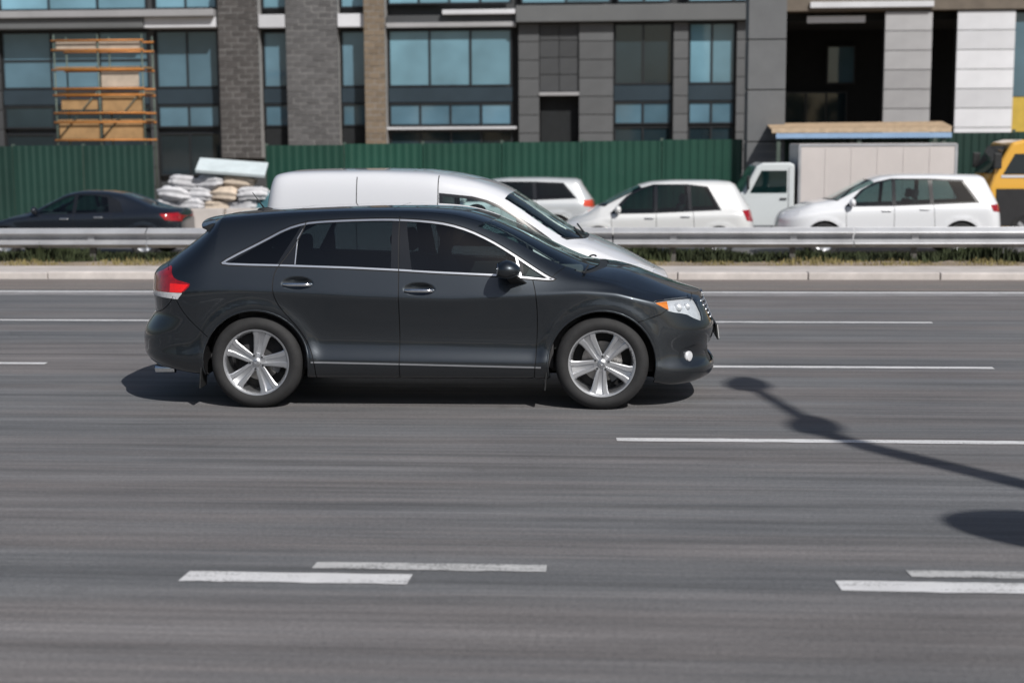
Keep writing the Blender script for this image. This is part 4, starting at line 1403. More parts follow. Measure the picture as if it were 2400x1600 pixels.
def build_vehicle(root, P, paint, step=.05):
    """compact vehicle: curves and outlines from P; +x is the nose"""
    hw, zt, belt, zc = P['hw'], P['ztop'], P['belt'], P['zc']
    zb = P.get('zb', .22)
    yc = P['yc']
    ub = P.get('upright', 0.0)
    ctl = [(hw - .14, zb), (hw - .05, zb + .01), (hw - .005, zb + .10), (hw + .005, .45), (hw - .002, .62),
           (hw + .004, lerpc(belt, [(-3, .5), (3, .5)], .30)), (hw - .012 + ub * .01, lerpc(belt, [(-3, .5), (3, .5)], .10)), (P.get('yb', hw - .05), belt),
           (lerpc([(x, y) for x, y in P.get('ybc', [(-3, hw - .06), (3, hw - .06)])], yc, .5), lerpc(belt, zc, .5)), (yc, zc),
           (lerpc(yc, [(-3, 0), (3, 0)], .22), lerpc(zc, zt, .80)), (.22, zt), (0, zt)]
    wr, wx = P['wr'], P['wheels']
    def bmp(x, z, V):
        d = 0
        for cx in wx:
            r = np.hypot(x - cx, z - wr)
            d = d + .012 * np.exp(-((r - wr - .08) / .05) ** 2) * np.clip((z - .3) / .15, 0, 1)
        return d
    sh = Shell(ctl, P['sf'], P['xn'], P.get('nf', 2.6), P['sr'], P['xr'], P.get('nr', 3.4), bmp, 2.4)
    LVs = np.array([1, sh.LV])
    vA = greville(9, sh.K)
    inv = lambda p, hi=.9: sh.inv(p, 'xz', 0, hi)
    R = []; ars = []
    for cx in wx:
        a, uv = arch_region(sh, (cx, wr), wr + .055)
        R.append(('hole', a)); ars.append((uv, cx))
    for i, w in enumerate(P['windows']):
        R.append(('win%d' % i, inv(densify(w, .05, True))))
    for i, w in enumerate(P.get('frames', [])):
        R.append(('frame', inv(densify(w, .05, True))))
    for g in P.get('gaps', []):
        R.append(('gap', inv(ribbon(densify(smooth_path(g, 1), .06), P.get('gw', .010)))))
    x1, x2, x3, x4 = P['screen']     # screen top edge (side, centre) and base (side, centre)
    ws = np.array([(x1, vA + .006), (x3, vA + .008)] + [(x3 + (x4 - x3) * math.sin(t * 1.57), vA + (1 - vA) * t) for t in np.linspace(.15, 1, 8)] + [(x1 + (x2 - x1) * math.sin(t * 1.57), vA + (1 - vA) * t) for t in np.linspace(1, .15, 8)])
    R.append(('screen', densify(ws * LVs, .05, True) / LVs))
    cw = np.array([(x3 - .02, vA - .006), (x3 + .05, vA - .012)] + [(x3 + .06 + (x4 - x3) * math.sin(t * 1.57), vA + (1 - vA) * t) for t in np.linspace(.1, 1, 8)] + [(x4 - .02, 1.0), (x3, vA + .01)])
    R.append(('cowl', densify(cw * LVs, .05, True) / LVs))
    if 'back' in P:
        uv = inv(densify(P['back'], .05))
        R.append(('back', densify(np.r_[uv, [[sh.s0 - .02, uv[-1, 1]], [sh.s0 - .02, uv[0, 1]]]] * LVs, .06, True) / LVs))
    for nm in ('headlight', 'tail_light'):
        R.append((nm, inv(densify(P[nm], .04, True))))
    for g in P.get('hoodgap', []):
        uv = sh.inv(densify(g, .05), 'xy', .5, 1)
        R.append(('gap', ribbon(uv * LVs, .008) / LVs))
    sk = Skin(sh, R, step)
    done = sk.region('hole')
    for nm, m, th, off in (('windscreen', P.get('m_screen', M_VGLASS), 0, -.003),):
        msk = sk.region('screen'); done |= msk
        sk.build(nm, msk, m, root, 0, th=th, off=off)
    msk = sk.region('cowl'); done |= msk
    sk.build('cowl', msk, M_BLACK, root, 0, th=.02, off=-.006)
    if 'back' in P:
        msk = sk.region('back'); done |= msk
        sk.build('rear_window', msk, P.get('m_back', M_TINT), root, 0, th=0, off=-.003)
    for side in (-1, 1):
        for i in range(len(P['windows'])):
            msk = sk.region('win%d' % i); done |= msk
            sk.build('side_window', msk, P.get('m_win', M_VGLASS), root, side, th=0, off=-.004)
        for key, nm, m, th, off in (('frame', 'window_frame', M_BLACKG, .006, -.001), ('gap', 'panel_gap', M_SEAL, 0, -.007), ('headlight', 'headlight', M_REFL, .01, -.004), ('tail_light', 'tail_light', P.get('m_tail', M_RED), .012, .004)):
            msk = sk.region(key); done |= msk
            if msk.any():
                for pc in sk.pieces(msk): sk.build(nm, pc, m, root, side, th=th, off=off)
    rest = ~done
    for c in np.unique(sk.comp[rest]):
        m = rest & (sk.comp == c)
        if m.sum() < 4: continue
        mid = np.abs(sk.P[sk.T[m]][:, :, 1]).min() < 1e-4
        if not mid:
            for sd in (-1, 1): sk.build('door_panel', m, paint, root, sd)
        else:
            sk.build('hood' if sk.cen[m][:, 0].min() > x3 else 'body_shell', m, paint, root, 0)
    for uv, cx in ars:
        arch_parts(root, sh, uv, (cx, wr), wr + .055, paint, .3)
    S = np.linspace(sh.s0 + .05, sh.s1 - .05, 30); E_ = sh.P(S, np.zeros(30))
    b = MB(); vs = []; fs = []
    for q in E_:
        w = q[1] if min(abs(q[0] - c) for c in wx) > wr + .12 else min(q[1], .55)
        vs += [(q[0], -w, q[2] + .01), (q[0], w, q[2] + .01)]
    for i in range(29): fs.append((2 * i, 2 * i + 2, 2 * i + 3, 2 * i + 1))
    b.add(vs, fs).build('underbody', M_SEAL, root)
    pr = simple_wheel(wr, .2, wr * .66)
    place_wheels(root, pr, max(wx), min(wx), hw - .01, wr, .2)
    for side in (-1, 1):
        mx, mz = P['mirror']
        y = float(np.max(sh.P(*inv([(mx, mz)]).T)[:, 1]))
        mb = MB(); mb.ell((mx - .02, side * (y + .13), mz + .06), (.07, .10, .085), 16, 10)
        o = mb.build('mirror', P.get('m_mirror', paint), root, smooth=True)
        MB().tube([(mx, side * (y - .02), mz), (mx - .02, side * (y + .08), mz + .03)], .025, 8).build('mirror_arm', M_BLACK, o, smooth=True)
    for hx, hz in P.get('handles', []):
        for side in (-1, 1):
            y = float(np.max(sh.P(*inv([(hx, hz)]).T)[:, 1]))
            MB().box((hx, side * (y + .012), hz), (.19, .03, .032)).build('door_handle', P.get('m_handle', paint), root, bevel=.009)
    # cabin
    for x, z in P.get('seats', []):
        for y in (-.36, .36): seat(root, x, y, z)
    if 'dash' in P:
        x, z = P['dash']
        MB().prism([(x - .15, .45), (x - .1, z - .08), (x, z), (x + .4, z), (x + .4, .45)], -hw + .14, hw - .14).build('dashboard', M_DASH, root, bevel=.03)
    MB().bbox(min(wx) - .3, P['screen'][2] - .05, -hw + .2, hw - .2, zb + .06, zb + .12).build('cabin_floor', M_INT, root)
    return sh, sk

VAN_P = dict(hw=.90, zb=.24,
    ztop=[(-2.2, 1.80), (-2.03, 1.825), (-1.89, 1.838), (-1.5, 1.848), (-.92, 1.850), (-.44, 1.838), (-.15, 1.800), (.135, 1.736), (.345, 1.668), (.44, 1.620), (.664, 1.475), (.99, 1.268), (1.18, 1.150), (1.28, 1.130), (1.47, 1.110), (1.68, 1.048), (1.85, .955), (1.99, .835), (2.15, .74)],
    belt=[(-2.2, 1.10), (.2, 1.09), (.9, 1.06), (1.1, 1.045), (1.4, .985), (1.7, .87), (1.9, .78), (2.15, .68)],
    zc=[(-2.2, 1.77), (-1.95, 1.80), (-1.6, 1.815), (-.9, 1.812), (-.29, 1.775), (.1, 1.705), (.374, 1.592), (.635, 1.398), (.858, 1.220), (1.007, 1.125), (1.19, 1.090), (1.4, 1.06), (1.7, .965), (1.9, .86), (2.15, .71)],
    yc=[(-2.2, .81), (-.3, .80), (.4, .74), (.9, .76), (1.2, .76), (1.6, .72), (2.15, .66)], yb=[(-2.2, .885), (.9, .885), (1.3, .85), (1.8, .80), (2.15, .76)], ybc=[(-3, .93), (3, .93)],
    sf=1.22, xn=[(0, 1.95), (.2, 2.02), (.3, 2.10), (.55, 2.125), (.70, 2.09), (.78, 2.04), (.9, 1.93), (1.0, 1.80), (1.1, 1.6), (1.9, 1.3)], nf=2.5,
    sr=-1.78, xr=[(0, -2.0), (.25, -2.08), (.4, -2.15), (.8, -2.145), (1.1, -2.125), (1.42, -2.105), (1.67, -2.06), (1.77, -2.03), (1.83, -1.98), (1.95, -1.93)], nr=5.0,
    windows=[[(-.225, 1.575), (.06, 1.548), (.20, 1.513), (.34, 1.457), (.48, 1.376), (.52, 1.350), (.545, 1.09), (-.215, 1.10)], [(.60, 1.295), (.70, 1.228), (.83, 1.135), (.90, 1.08), (.60, 1.088)]],
    frames=[[(-.265, 1.610), (.075, 1.574), (.22, 1.537), (.36, 1.480), (.50, 1.398), (.72, 1.252), (.86, 1.152), (.985, 1.060), (-.25, 1.078)]],
    gaps=[[(-1.11, 1.775), (-1.11, 1.2), (-1.10, .10)], [(-.275, 1.79), (-.275, 1.60), (-.26, .10)], [(.99, 1.055), (1.02, .9), (.98, .6), (.95, .10)], [(-1.6, .60), (-1.11, .60)]],
    hoodgap=[[(1.14, .775), (1.45, .765), (1.70, .70), (1.85, .58), (1.93, .30), (1.95, .0)]],
    screen=(.40, .46, .985, 1.24), headlight=[(1.58, .892), (1.78, .865), (1.93, .80), (1.90, .70), (1.72, .74), (1.60, .82)], tail_light=[(-2.08, 1.15), (-2.0, 1.15), (-1.99, .80), (-2.10, .80)],
    wr=.31, wheels=(-1.38, 1.32), mirror=(.62, 1.12), m_mirror=M_BLACK, handles=[(-.12, .98), (-.42, 1.0)], m_handle=M_BLACK, seats=[(-.02, .42)], dash=(.62, 1.05), m_screen=M_CLEAR, m_win=M_VGLASS)
build_vehicle(VAN, VAN_P, M_WHITE, .045)
_b = MB()
for x0, x1, y0 in ((1.19, 1.23, -.55), (1.21, 1.25, .1)):
    _b.tube([(x0, y0, 1.135), (x0 - .06, y0 + .25, 1.185), (x0 - .10, y0 + .52, 1.215)], .010, 6)
_b.build('wiper', M_BLACK, VAN, smooth=True)
MB().box((-.30, 0, 1.0), (.04, 1.56, 1.4)).build('bulkhead', mat('bulkhead_grey', (.42, .46, .46), .6, var=.1), VAN)
for sd, nm in ((-1, 'side_strip'),):
    pass
person('person', (VAN_LOC[0] + .06, VAN_LOC[1] + .36, .565), 0, 'driver wearing a cap at the wheel of the white van', mat('blue_grey_jacket', (.05, .065, .08), .85, var=.2, vscale=25), M_SKINT, M_HAIR, (.36, .34), cap=mat('dark_cap', (.02, .025, .03), .8, var=.2, vscale=30))

# ------------------------------------------------------------------ traffic on the far carriageway (nose to the left of the picture)
Z_OPP = -0.30
M_SILVER = car_paint('silver_paint', (.68, .69, .69), .10, .34, dust_amt=.2)
M_PWHITE = car_paint('pearl_white_paint', (.74, .755, .78), .0, .32, dust_amt=.2)
M_LSILVER = car_paint('pale_silver_paint', (.64, .66, .67), .35, .34, dust_amt=.2)
M_NAVY = car_paint('dark_blue_black_paint', (.012, .016, .024), .3, .3, dust_amt=.2)
M_TEALG = glass('green_tinted_glass', (.30, .42, .42))
M_ORRED = mat('orange_red_lens', (.62, .07, .03), .2, coat=1.0, var=.2, vscale=30)

def veh(name, label, X, Y, P, paint, cat='car'):
    r = empty(name, (X, Y, Z_OPP), math.pi)
    tag(r, label, cat)
    build_vehicle(r, P, paint, .075)
    return r

def hatch_params(L=4.15, H=1.50, hw=.87):
    f = L / 2
    return dict(hw=hw, zb=.2, ztop=[(-f, H - .10), (-f + .35, H - .05), (-f + .8, H - .01), (-.35, H), (.15, H - .03), (.45, H - .11), (.8, H - .28), (1.15, H - .46), (1.32, H - .53), (1.6, H - .62), (1.85, H - .72), (f + .1, H - .82)],
        belt=[(-f, .99), (-1, .96), (.4, .91), (1.0, .89), (1.3, .86), (1.7, .76), (f, .66)],
        zc=[(-f, H - .16), (-f + .5, H - .09), (-.9, H - .05), (-.1, H - .06), (.3, H - .14), (.7, H - .32), (1.05, H - .51), (1.25, H - .60), (1.6, H - .68), (f, H - .84)],
        yc=[(-f, .54), (-.5, .60), (.4, .59), (.9, .64), (1.2, .70), (1.7, .64), (f, .60)], yb=[(-f, hw - .08), (.9, hw - .05), (1.3, hw - .08), (f, hw - .14)], ybc=[(-3, hw - .08), (3, hw - .08)],
        sf=f - .85, xn=[(0, f - .15), (.2, f - .07), (.35, f), (.55, f), (.66, f - .06), (.76, f - .16), (.9, f - .4), (1.6, f - .7)], sr=-f + .55,
        xr=[(0, -f + .15), (.3, -f + .03), (.5, -f), (.75, -f + .02), (.95, -f + .07), (1.05, -f + .12), (H - .12, -f + .40), (H, -f + .42)],
        windows=[[(-.62, H - .12), (.0, H - .115), (.0, .955), (-.66, .985)], [(.07, H - .12), (.3, H - .19), (.58, H - .325), (.90, .935), (.07, .945)], [(-1.28, 1.01), (-.72, .995), (-.70, H - .125), (-1.05, H - .17)]],
        frames=[[(-1.34, .985), (-1.06, H - .14), (-.62, H - .09), (.08, H - .09), (.36, H - .165), (.66, H - .335), (1.02, .91), (.07, .925)]],
        gaps=[[(.03, H - .11), (.03, .08)], [(-.70, H - .10), (-.75, .9), (-.80, .08)], [(.98, .90), (.95, .08)]], hoodgap=[[(1.2, .70), (1.6, .64), (f - .16, .45), (f - .12, 0)]],
        screen=(.32, .42, 1.08, 1.28), back=[(-f + .36, H - .16), (-f + .12, 1.03), (-f + .10, 1.02)], headlight=[(f - .42, .78), (f - .18, .74), (f - .06, .62), (f - .2, .60), (f - .38, .68)], tail_light=[(-f + .30, .98), (-f + .12, .99), (-f + .03, .86), (-f + .04, .74), (-f + .20, .76)],
        wr=.31, wheels=(-f + .78, f - .82), mirror=(.86, .95), handles=[(-.58, .86), (.18, .83)], m_handle=M_BRUSH, seats=[(-.15, .34)], dash=(.72, .90), m_win=M_TEALG, m_screen=M_VGLASS, m_tail=M_RED)

def suv_params(L=4.7, H=1.70, hw=.93):
    f = L / 2
    return dict(hw=hw, zb=.26, ztop=[(-f, H - .07), (-f + .4, H - .03), (-1.0, H), (-.2, H), (.2, H - .035), (.5, H - .13), (.85, H - .32), (1.15, H - .49), (1.3, H - .54), (1.7, H - .60), (2.0, H - .67), (f + .1, H - .78)],
        belt=[(-f, 1.10), (-1, 1.09), (.4, 1.05), (1.0, 1.03), (1.4, 1.0), (1.9, .93), (f, .84)],
        zc=[(-f, H - .13), (-f + .5, H - .08), (-1, H - .05), (-.1, H - .06), (.3, H - .14), (.7, H - .34), (1.05, H - .53), (1.25, H - .59), (1.7, H - .65), (f, H - .80)],
        yc=[(-f, .62), (-.5, .68), (.4, .66), (.9, .70), (1.2, .75), (1.8, .72), (f, .68)], yb=[(-f, hw - .06), (.9, hw - .05), (1.4, hw - .08), (f, hw - .12)], ybc=[(-3, hw - .07), (3, hw - .07)],
        sf=f - .75, xn=[(0, f - .15), (.25, f - .06), (.4, f), (.65, f), (.8, f - .03), (.9, f - .1), (1.0, f - .28), (1.7, f - .6)], sr=-f + .5,
        xr=[(0, -f + .15), (.3, -f + .04), (.5, -f), (.8, -f + .02), (1.05, -f + .06), (1.15, -f + .10), (H - .10, -f + .36), (H, -f + .40)],
        windows=[[(-.75, H - .13), (-.08, H - .12), (-.08, 1.09), (-.78, 1.115)], [(0, H - .125), (.26, H - .19), (.55, H - .32), (.88, 1.075), (0, 1.085)], [(-1.72, 1.15), (-.86, 1.125), (-.84, H - .135), (-1.45, H - .16)]],
        frames=[[(-1.80, 1.125), (-1.48, H - .13), (-.8, H - .10), (0, H - .095), (.32, H - .165), (.63, H - .33), (.98, 1.05), (0, 1.06)]],
        gaps=[[(-.04, H - .11), (-.04, .08)], [(-.82, H - .10), (-.86, .9), (-.92, .08)], [(.96, 1.04), (.93, .08)]], hoodgap=[[(1.22, .78), (1.8, .74), (f - .2, .55), (f - .14, 0)]],
        screen=(.34, .44, 1.08, 1.26), back=[(-f + .34, H - .14), (-f + .11, 1.14), (-f + .10, 1.13)], headlight=[(f - .45, .96), (f - .18, .93), (f - .06, .82), (f - .2, .80), (f - .4, .86)], tail_light=[(-f + .34, 1.08), (-f + .10, 1.10), (-f + .03, .98), (-f + .04, .92), (-f + .28, .95)],
        wr=.36, wheels=(-f + .92, f - .95), mirror=(.86, 1.08), handles=[(-.66, 1.0), (.12, .97)], m_handle=M_BRUSH, seats=[(-.15, .44)], dash=(.72, 1.02), m_win=M_TEALG, m_screen=M_VGLASS, m_tail=M_RED)

def sedan_params(L=4.6, H=1.44, hw=.89):
    f = L / 2
    p = hatch_params(L, H, hw)
    p.update(ztop=[(-f, 1.03), (-1.9, 1.08), (-1.65, 1.12), (-1.35, 1.24), (-1.0, 1.37), (-.6, H - .01), (-.1, H), (.25, H - .06), (.6, H - .22), (.95, H - .39), (1.15, H - .47), (1.35, H - .52), (1.8, H - .62), (f + .1, H - .76)],
        belt=[(-f, .96), (-1.6, .98), (-1, .96), (.4, .92), (1.0, .90), (1.35, .86), (1.8, .76), (f, .66)],
        zc=[(-f, 1.0), (-1.9, 1.05), (-1.62, 1.08), (-1.3, 1.20), (-.95, 1.32), (-.5, H - .06), (0, H - .07), (.3, H - .14), (.7, H - .34), (1.0, H - .49), (1.2, H - .56), (1.7, H - .66), (f, H - .79)],
        yc=[(-f, .66), (-1.6, .66), (-1.1, .60), (-.5, .60), (.4, .59), (.9, .64), (1.2, .70), (1.8, .66), (f, .62)],
        xr=[(0, -f + .2), (.3, -f + .05), (.5, -f), (.75, -f + .01), (.95, -f + .05), (1.1, -f + .12), (1.5, -f + .15)], sr=-f + .6,
        windows=[[(-.72, 1.285), (-.45, H - .115), (-.06, H - .105), (-.06, .955), (-.80, .975)], [(.02, H - .11), (.26, H - .17), (.55, H - .31), (.86, .94), (.02, .95)]],
        frames=[[(-1.12, .965), (-1.0, 1.20), (-.72, 1.335), (-.4, H - .085), (.04, H - .08), (.32, H - .15), (.62, H - .32), (.97, .915), (.04, .93)]],
        gaps=[[(-.02, H - .1), (-.02, .08)], [(-.78, 1.33), (-.86, .9), (-.95, .08)], [(.95, .90), (.92, .08)]], screen=(.32, .40, 1.02, 1.2),
        tail_light=[(-f + .42, .93), (-f + .10, .95), (-f + .03, .86), (-f + .04, .76), (-f + .30, .80)])
    p.pop('back')
    return p

veh('suv_car', 'white off-road car with dark glass ahead of the box truck, behind the guard rail', 5.82, 32.4, suv_params(4.7, 1.73), M_PWHITE)
veh('hatchback_car', 'pale silver hatchback behind the guard rail, beside the truck cab', .93, 32.3, hatch_params(4.15, 1.62, .88), M_SILVER)
_p = suv_params(4.5, 1.62, .90); _p['m_tail'] = M_ORRED; _p['m_win'] = M_TINT
veh('estate_car', 'pale silver car with orange-red tail light half hidden by the white van', -2.65, 35.4, _p, M_LSILVER)
veh('sedan_car', 'dark saloon car behind the guard rail at the left edge of the picture', -11.75, 32.4, sedan_params(4.7, 1.44), M_NAVY)
# ------------------------------------------------------------------ fence, site things
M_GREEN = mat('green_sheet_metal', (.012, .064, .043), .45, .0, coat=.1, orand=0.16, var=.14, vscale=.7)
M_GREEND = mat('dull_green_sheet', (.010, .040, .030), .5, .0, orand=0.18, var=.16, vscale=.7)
M_POST = mat('fence_post_steel', (.10, .13, .11), .5, .3, var=.2)
Z0 = -.19
def fence(label, x0, x1, y, ztop, m, slope=0.0, w=2.0):
    root = empty('sheet_metal_fence', (x0, y, Z0))
    tag(root, label, 'fence')
    n = max(1, round((x1 - x0) / w)); w = (x1 - x0) / n
    h = ztop - Z0
    pm = MB(); pts = []
    k = 10
    for i in range(k):
        a = i * w / k
        pts += [(a + .01, 0), (a + w / k * .40, 0), (a + w / k * .55, -.016), (a + w / k * .88, -.016)]
    pts.append((w - .012, 0))
    vs, fs = [], []
    for (x, yy) in pts: vs += [(x, yy, .04), (x, yy, h)]
    for i in range(len(pts) - 1): fs.append((2 * i, 2 * i + 2, 2 * i + 3, 2 * i + 1))
    pm.add(vs, fs)
    src = None; ps = None
    for i in range(n):
        if src is None:
            src = pm.build('fence_sheet', m, root)
            o = src
            q = MB(); q.bbox(-.04, .04, .03, .10, 0, h + .05); ps = q.build('fence_post', M_POST, root)
            t = MB(); t.bbox(0, w, .012, .04, h - .25, h - .20); ts = t.build('fence_rail', M_POST, root)
        else:
            o = src.copy(); link(o, root)
            p = ps.copy(); link(p, root); p.location = (i * w, 0, slope * i * w)
            t2 = ts.copy(); link(t2, root); t2.location = (i * w, 0, slope * i * w)
        o.location = (i * w, random.uniform(-.008, .008), slope * i * w + random.uniform(-.012, .012))
        o.rotation_euler = (random.uniform(-.006, .006), 0, 0)
    return root
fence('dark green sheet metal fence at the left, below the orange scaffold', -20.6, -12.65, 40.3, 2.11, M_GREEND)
fence('long bright green sheet metal fence behind the white van', -9.5, 3.45, 40.3, 2.09, M_GREEN, .008)
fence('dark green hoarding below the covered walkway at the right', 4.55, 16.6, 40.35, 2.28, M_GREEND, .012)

# tall clad pillar between the fences
M_CLAD = mat('grey_cladding', (.135, .14, .145), .55, var=.10, vscale=1.5, bmp=.1)
M_JOINT = mat('dark_joint', (.035, .035, .036), .8, var=.1)
pil = empty('clad_pillar', (4.0, 40.25, Z0)); tag(pil, 'grey panel-clad pillar standing between the green fences', 'pillar')
MB().bbox(-.44, .44, -.44, .44, 0, 9.2).build('core', M_JOINT, pil)
zz = .02
for k, hh in enumerate((1.25, 1.05, 1.35, 1.30, 1.28, 1.30, 1.30)):
    MB().bbox(-.49, .49, -.49, -.445, zz, zz + hh - .03).build('stone_panel', M_CLAD, pil, bevel=.006)
    for sx in (-1, 1):
        MB().bbox(min(sx * .445, sx * .49), max(sx * .445, sx * .49), -.44, .46, zz, zz + hh - .03).build('stone_panel', M_CLAD, pil, bevel=.006)
    zz += hh

# covered walkway roof over the right-hand hoarding
wk = empty('covered_walkway', (4.1, 38.9, Z0 - .07)); tag(wk, 'plank roof of a covered walkway with pale blue fascia', 'walkway')
M_PLANK = mat('pine_plank', (.46, .35, .24), .7, orand=.14, var=.18, vscale=6)
M_BLUEF = mat('pale_blue_board', (.28, .42, .62), .5, var=.10, vscale=2)
rsl = .006
for i in range(8):
    MB().box((2.24, .08 + i * .165, 2.70 + .02 * i + rsl * 2.2), (4.6, .15, .035), rot=Matrix.Rotation(-rsl, 3, 'Y')).build('roof_plank', M_PLANK, wk)
MB().box((2.24, .0, 2.655), (4.55, .03, .12)).build('edge_board', M_PLANK, wk)
MB().box((2.30, -.012, 2.52), (4.45, .02, .13)).build('fascia_board', M_BLUEF, wk)
for x in (.15, 2.2, 4.35):
    for y in (.1, 1.2): MB().bbox(x - .05, x + .05, y - .05, y + .05, 0, 2.62 + .02 * (y > .5)).build('walkway_post', M_POST, wk)

# rubble sacks, slab and tarpaulin in the gap of the fence
M_SACK = mat('white_sack_cloth', (.52, .52, .54), .85, orand=.14, var=.18, vscale=5, bmp=.5, bscale=25)
M_SACKB = mat('beige_sack_cloth', (.50, .42, .34), .85, orand=.14, var=.2, vscale=5, bmp=.5, bscale=25)
def sack(i, x, y, z, rz, sx, sz, m, lab):
    b = MB()
    r0 = random.Random(i)
    ph = [r0.uniform(0, 6) for _ in range(4)]
    def f(q):
        e = lambda a, p: math.copysign(abs(a) ** p, a)
        k = 1 + .07 * math.sin(5 * q.x + ph[0]) * math.cos(4 * q.y + ph[1]) + .05 * math.sin(9 * q.z + ph[2]) + .028 * math.sin(17 * q.x + 6 * q.z + ph[1]) + .022 * math.sin(23 * q.y - 9 * q.x + ph[0])
        return Vector((e(q.x, .5) * k, e(q.y, .5) * k, e(q.z, .8) * (1 - .45 * abs(q.x) ** 3) * k + .10 * math.sin(3 * q.x + ph[3])))
    b.ell((0, 0, 0), (sx, .33, sz), 40, 26, fn=f)
    b.tube([(sx * .93, 0, sz * .1), (sx * 1.08, .02, sz * .25), (sx * 1.16, .0, sz * .15)], [.07, .035, .09], 8)
    o = b.build('sack', m, smooth=True)
    o.location = (x, y, z); o.rotation_euler = (r0.uniform(-.1, .1), r0.uniform(-.08, .08), rz)
    return tag(o, lab, 'sack', 'sacks heaped in the gap of the fence')
k = 0
ORD = ('first', 'second', 'third', 'fourth', 'fifth', 'sixth', 'seventh')
rows = [('bottom', 5, -11.75, .12), ('second', 5, -11.55, .46), ('third', 4, -11.45, .79), ('fourth', 4, -11.2, 1.10), ('top', 3, -10.95, 1.40)]
for lev, cnt, xs0, z in rows:
    for i in range(cnt):
        k += 1
        bei = (k % 4 == 1)
        sack(k, xs0 + i * .66 + random.uniform(-.06, .06), 37.55 + random.uniform(-.1, .1), z - .24, random.choice((0, .2, -.25, 3.0)) + random.uniform(-.15, .15), .40, .185, M_SACKB if bei else M_SACK, '%s sack, %s from the left in the %s row of the heap' % ('beige' if bei else 'white', ORD[i], lev))
slab = MB(); slab.box((0, 0, 0), (1.75, .8, .09), rot=Matrix.Rotation(math.radians(5), 3, 'Y')); so = slab.build('foam_slab', mat('pale_foam_board', (.55, .62, .64), .7, var=.1, vscale=3), bevel=.012)
so.location = (-9.75, 37.55, 1.53); so.rotation_euler = (math.radians(22), 0, .1); tag(so, 'pale grey-blue board lying tilted on top of the sacks', 'board')
tp = MB(); vs = []; fs = []
for i in range(13):
    for j in range(13):
        u, w = i / 12, j / 12
        vs.append((-.45 + .9 * u + .05 * math.sin(6 * w), -.35 + .7 * w + .04 * math.sin(7 * u), 1.35 * math.exp(-((u - .35) / .5) ** 2 - ((w - .5) / .55) ** 2) * (.9 + .1 * math.sin(11 * u + 5 * w)) - .05))
for i in range(12):
    for j in range(12): fs.append((i * 13 + j, (i + 1) * 13 + j, (i + 1) * 13 + j + 1, i * 13 + j + 1))
to = tp.add(vs, fs).build('tarpaulin', mat('teal_tarpaulin', (.06, .15, .18), .5, var=.2, vscale=4), smooth=True)
sd_ = to.modifiers.new('thick', 'SOLIDIFY'); sd_.thickness = .012
to.location = (-8.78, 37.4, Z0 - .08); tag(to, 'crumpled teal tarpaulin at the end of the sack heap', 'tarpaulin')
for i, x in enumerate((-10.2, -8.15)):
    b = MB(); b.prism([(-.30, 0), (.30, 0), (.30, .12), (.14, .32), (.10, .88), (-.10, .88), (-.14, .32), (-.30, .12)], -.99, .99, plane='yz')
    o = b.build('concrete_barrier', mat('barrier_concrete', (.52, .48, .45), .85, var=.12, vscale=2, bmp=.3), bevel=.012)
    o.location = (x, 34.6, -.265); tag(o, ('pale concrete barrier block below the sack heap, nearer the dark saloon', 'pale concrete barrier block below the sack heap, nearer the white van')[i], 'barrier')

# orange scaffold tower with plywood
sc = empty('scaffold_tower', (-16.65, 47.6, Z0)); tag(sc, 'orange scaffold tower with plywood boards before the left block', 'scaffold')
M_ORANGE = mat('orange_steel', (.55, .22, .05), .5, .2, var=.15, vscale=4)
M_PLY = mat('plywood_board', (.36, .22, .10), .75, var=.2, vscale=3)
for x in (-1.45, 0, 1.45):
    for y in (0, 1.1): MB().tube([(x, y, 0), (x, y, 5.85)], .030, 8).build('upright', M_POST, sc, smooth=True)
for z in (2.48, 3.05, 3.35, 3.92, 4.13, 4.73, 5.36, 5.66):
    for y in (0, 1.1): MB().tube([(-1.52, y - .05, z), (1.52, y - .05, z)], .028, 8).build('ledger', M_ORANGE, sc, smooth=True)
for z in (3.10, 3.98, 4.79):
    for j in range(3): MB().bbox(-1.48, 1.48, .08 + .34 * j, .38 + .34 * j, z, z + .04).build('deck_board', M_PLY, sc)
for (x0, x1, z0, z1) in ((-1.40, -.06, 2.52, 3.02), (.06, 1.40, 2.52, 3.02), (.06, 1.40, 3.40, 3.88), (-1.30, -.10, 3.46, 3.80), (.06, 1.30, 4.18, 4.66), (-1.4, 1.4, 5.40, 5.62)):
    MB().bbox(x0, x1, .06, .075, z0, z1).build('plywood_sheet', M_PLY if z0 < 4.1 else mat('pale_plywood', (.48, .40, .32), .75, var=.15, vscale=3), sc)
for x in (-1.45, 0):
    MB().tube([(x, .0, 2.5), (x + 1.45, .0, 4.1)], .018, 6).build('brace', M_POST, sc, smooth=True)

# ------------------------------------------------------------------ buildings
M_STONE = mat('dark_stone', (.055, .058, .062), .6, orand=.14, var=.16, vscale=.8, bmp=.15, bscale=20)
M_STONEM = mat('mid_grey_stone', (.105, .109, .114), .6, orand=.14, var=.14, vscale=.8, bmp=.15, bscale=20)
M_STONEL = mat('light_stone', (.36, .36, .37), .65, orand=.14, var=.10, vscale=.9, bmp=.15, bscale=20)
M_WHITEW = mat('white_render', (.62, .63, .66), .7, orand=.14, var=.08, vscale=.8)
M_FASC = mat('grey_fascia', (.13, .135, .138), .5, var=.08, vscale=.6)
M_DARKB = mat('dark_blue_spandrel', (.030, .046, .060), .28, var=.15, vscale=.6)
M_FRAME = mat('window_frame_dark', (.025, .028, .032), .4, .2, var=.1)
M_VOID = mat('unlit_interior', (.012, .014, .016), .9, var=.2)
M_BRICK = mat('dark_block', (.075, .070, .068), .85, orand=.14, var=.28, vscale=2.2, bmp=.4, bscale=30)
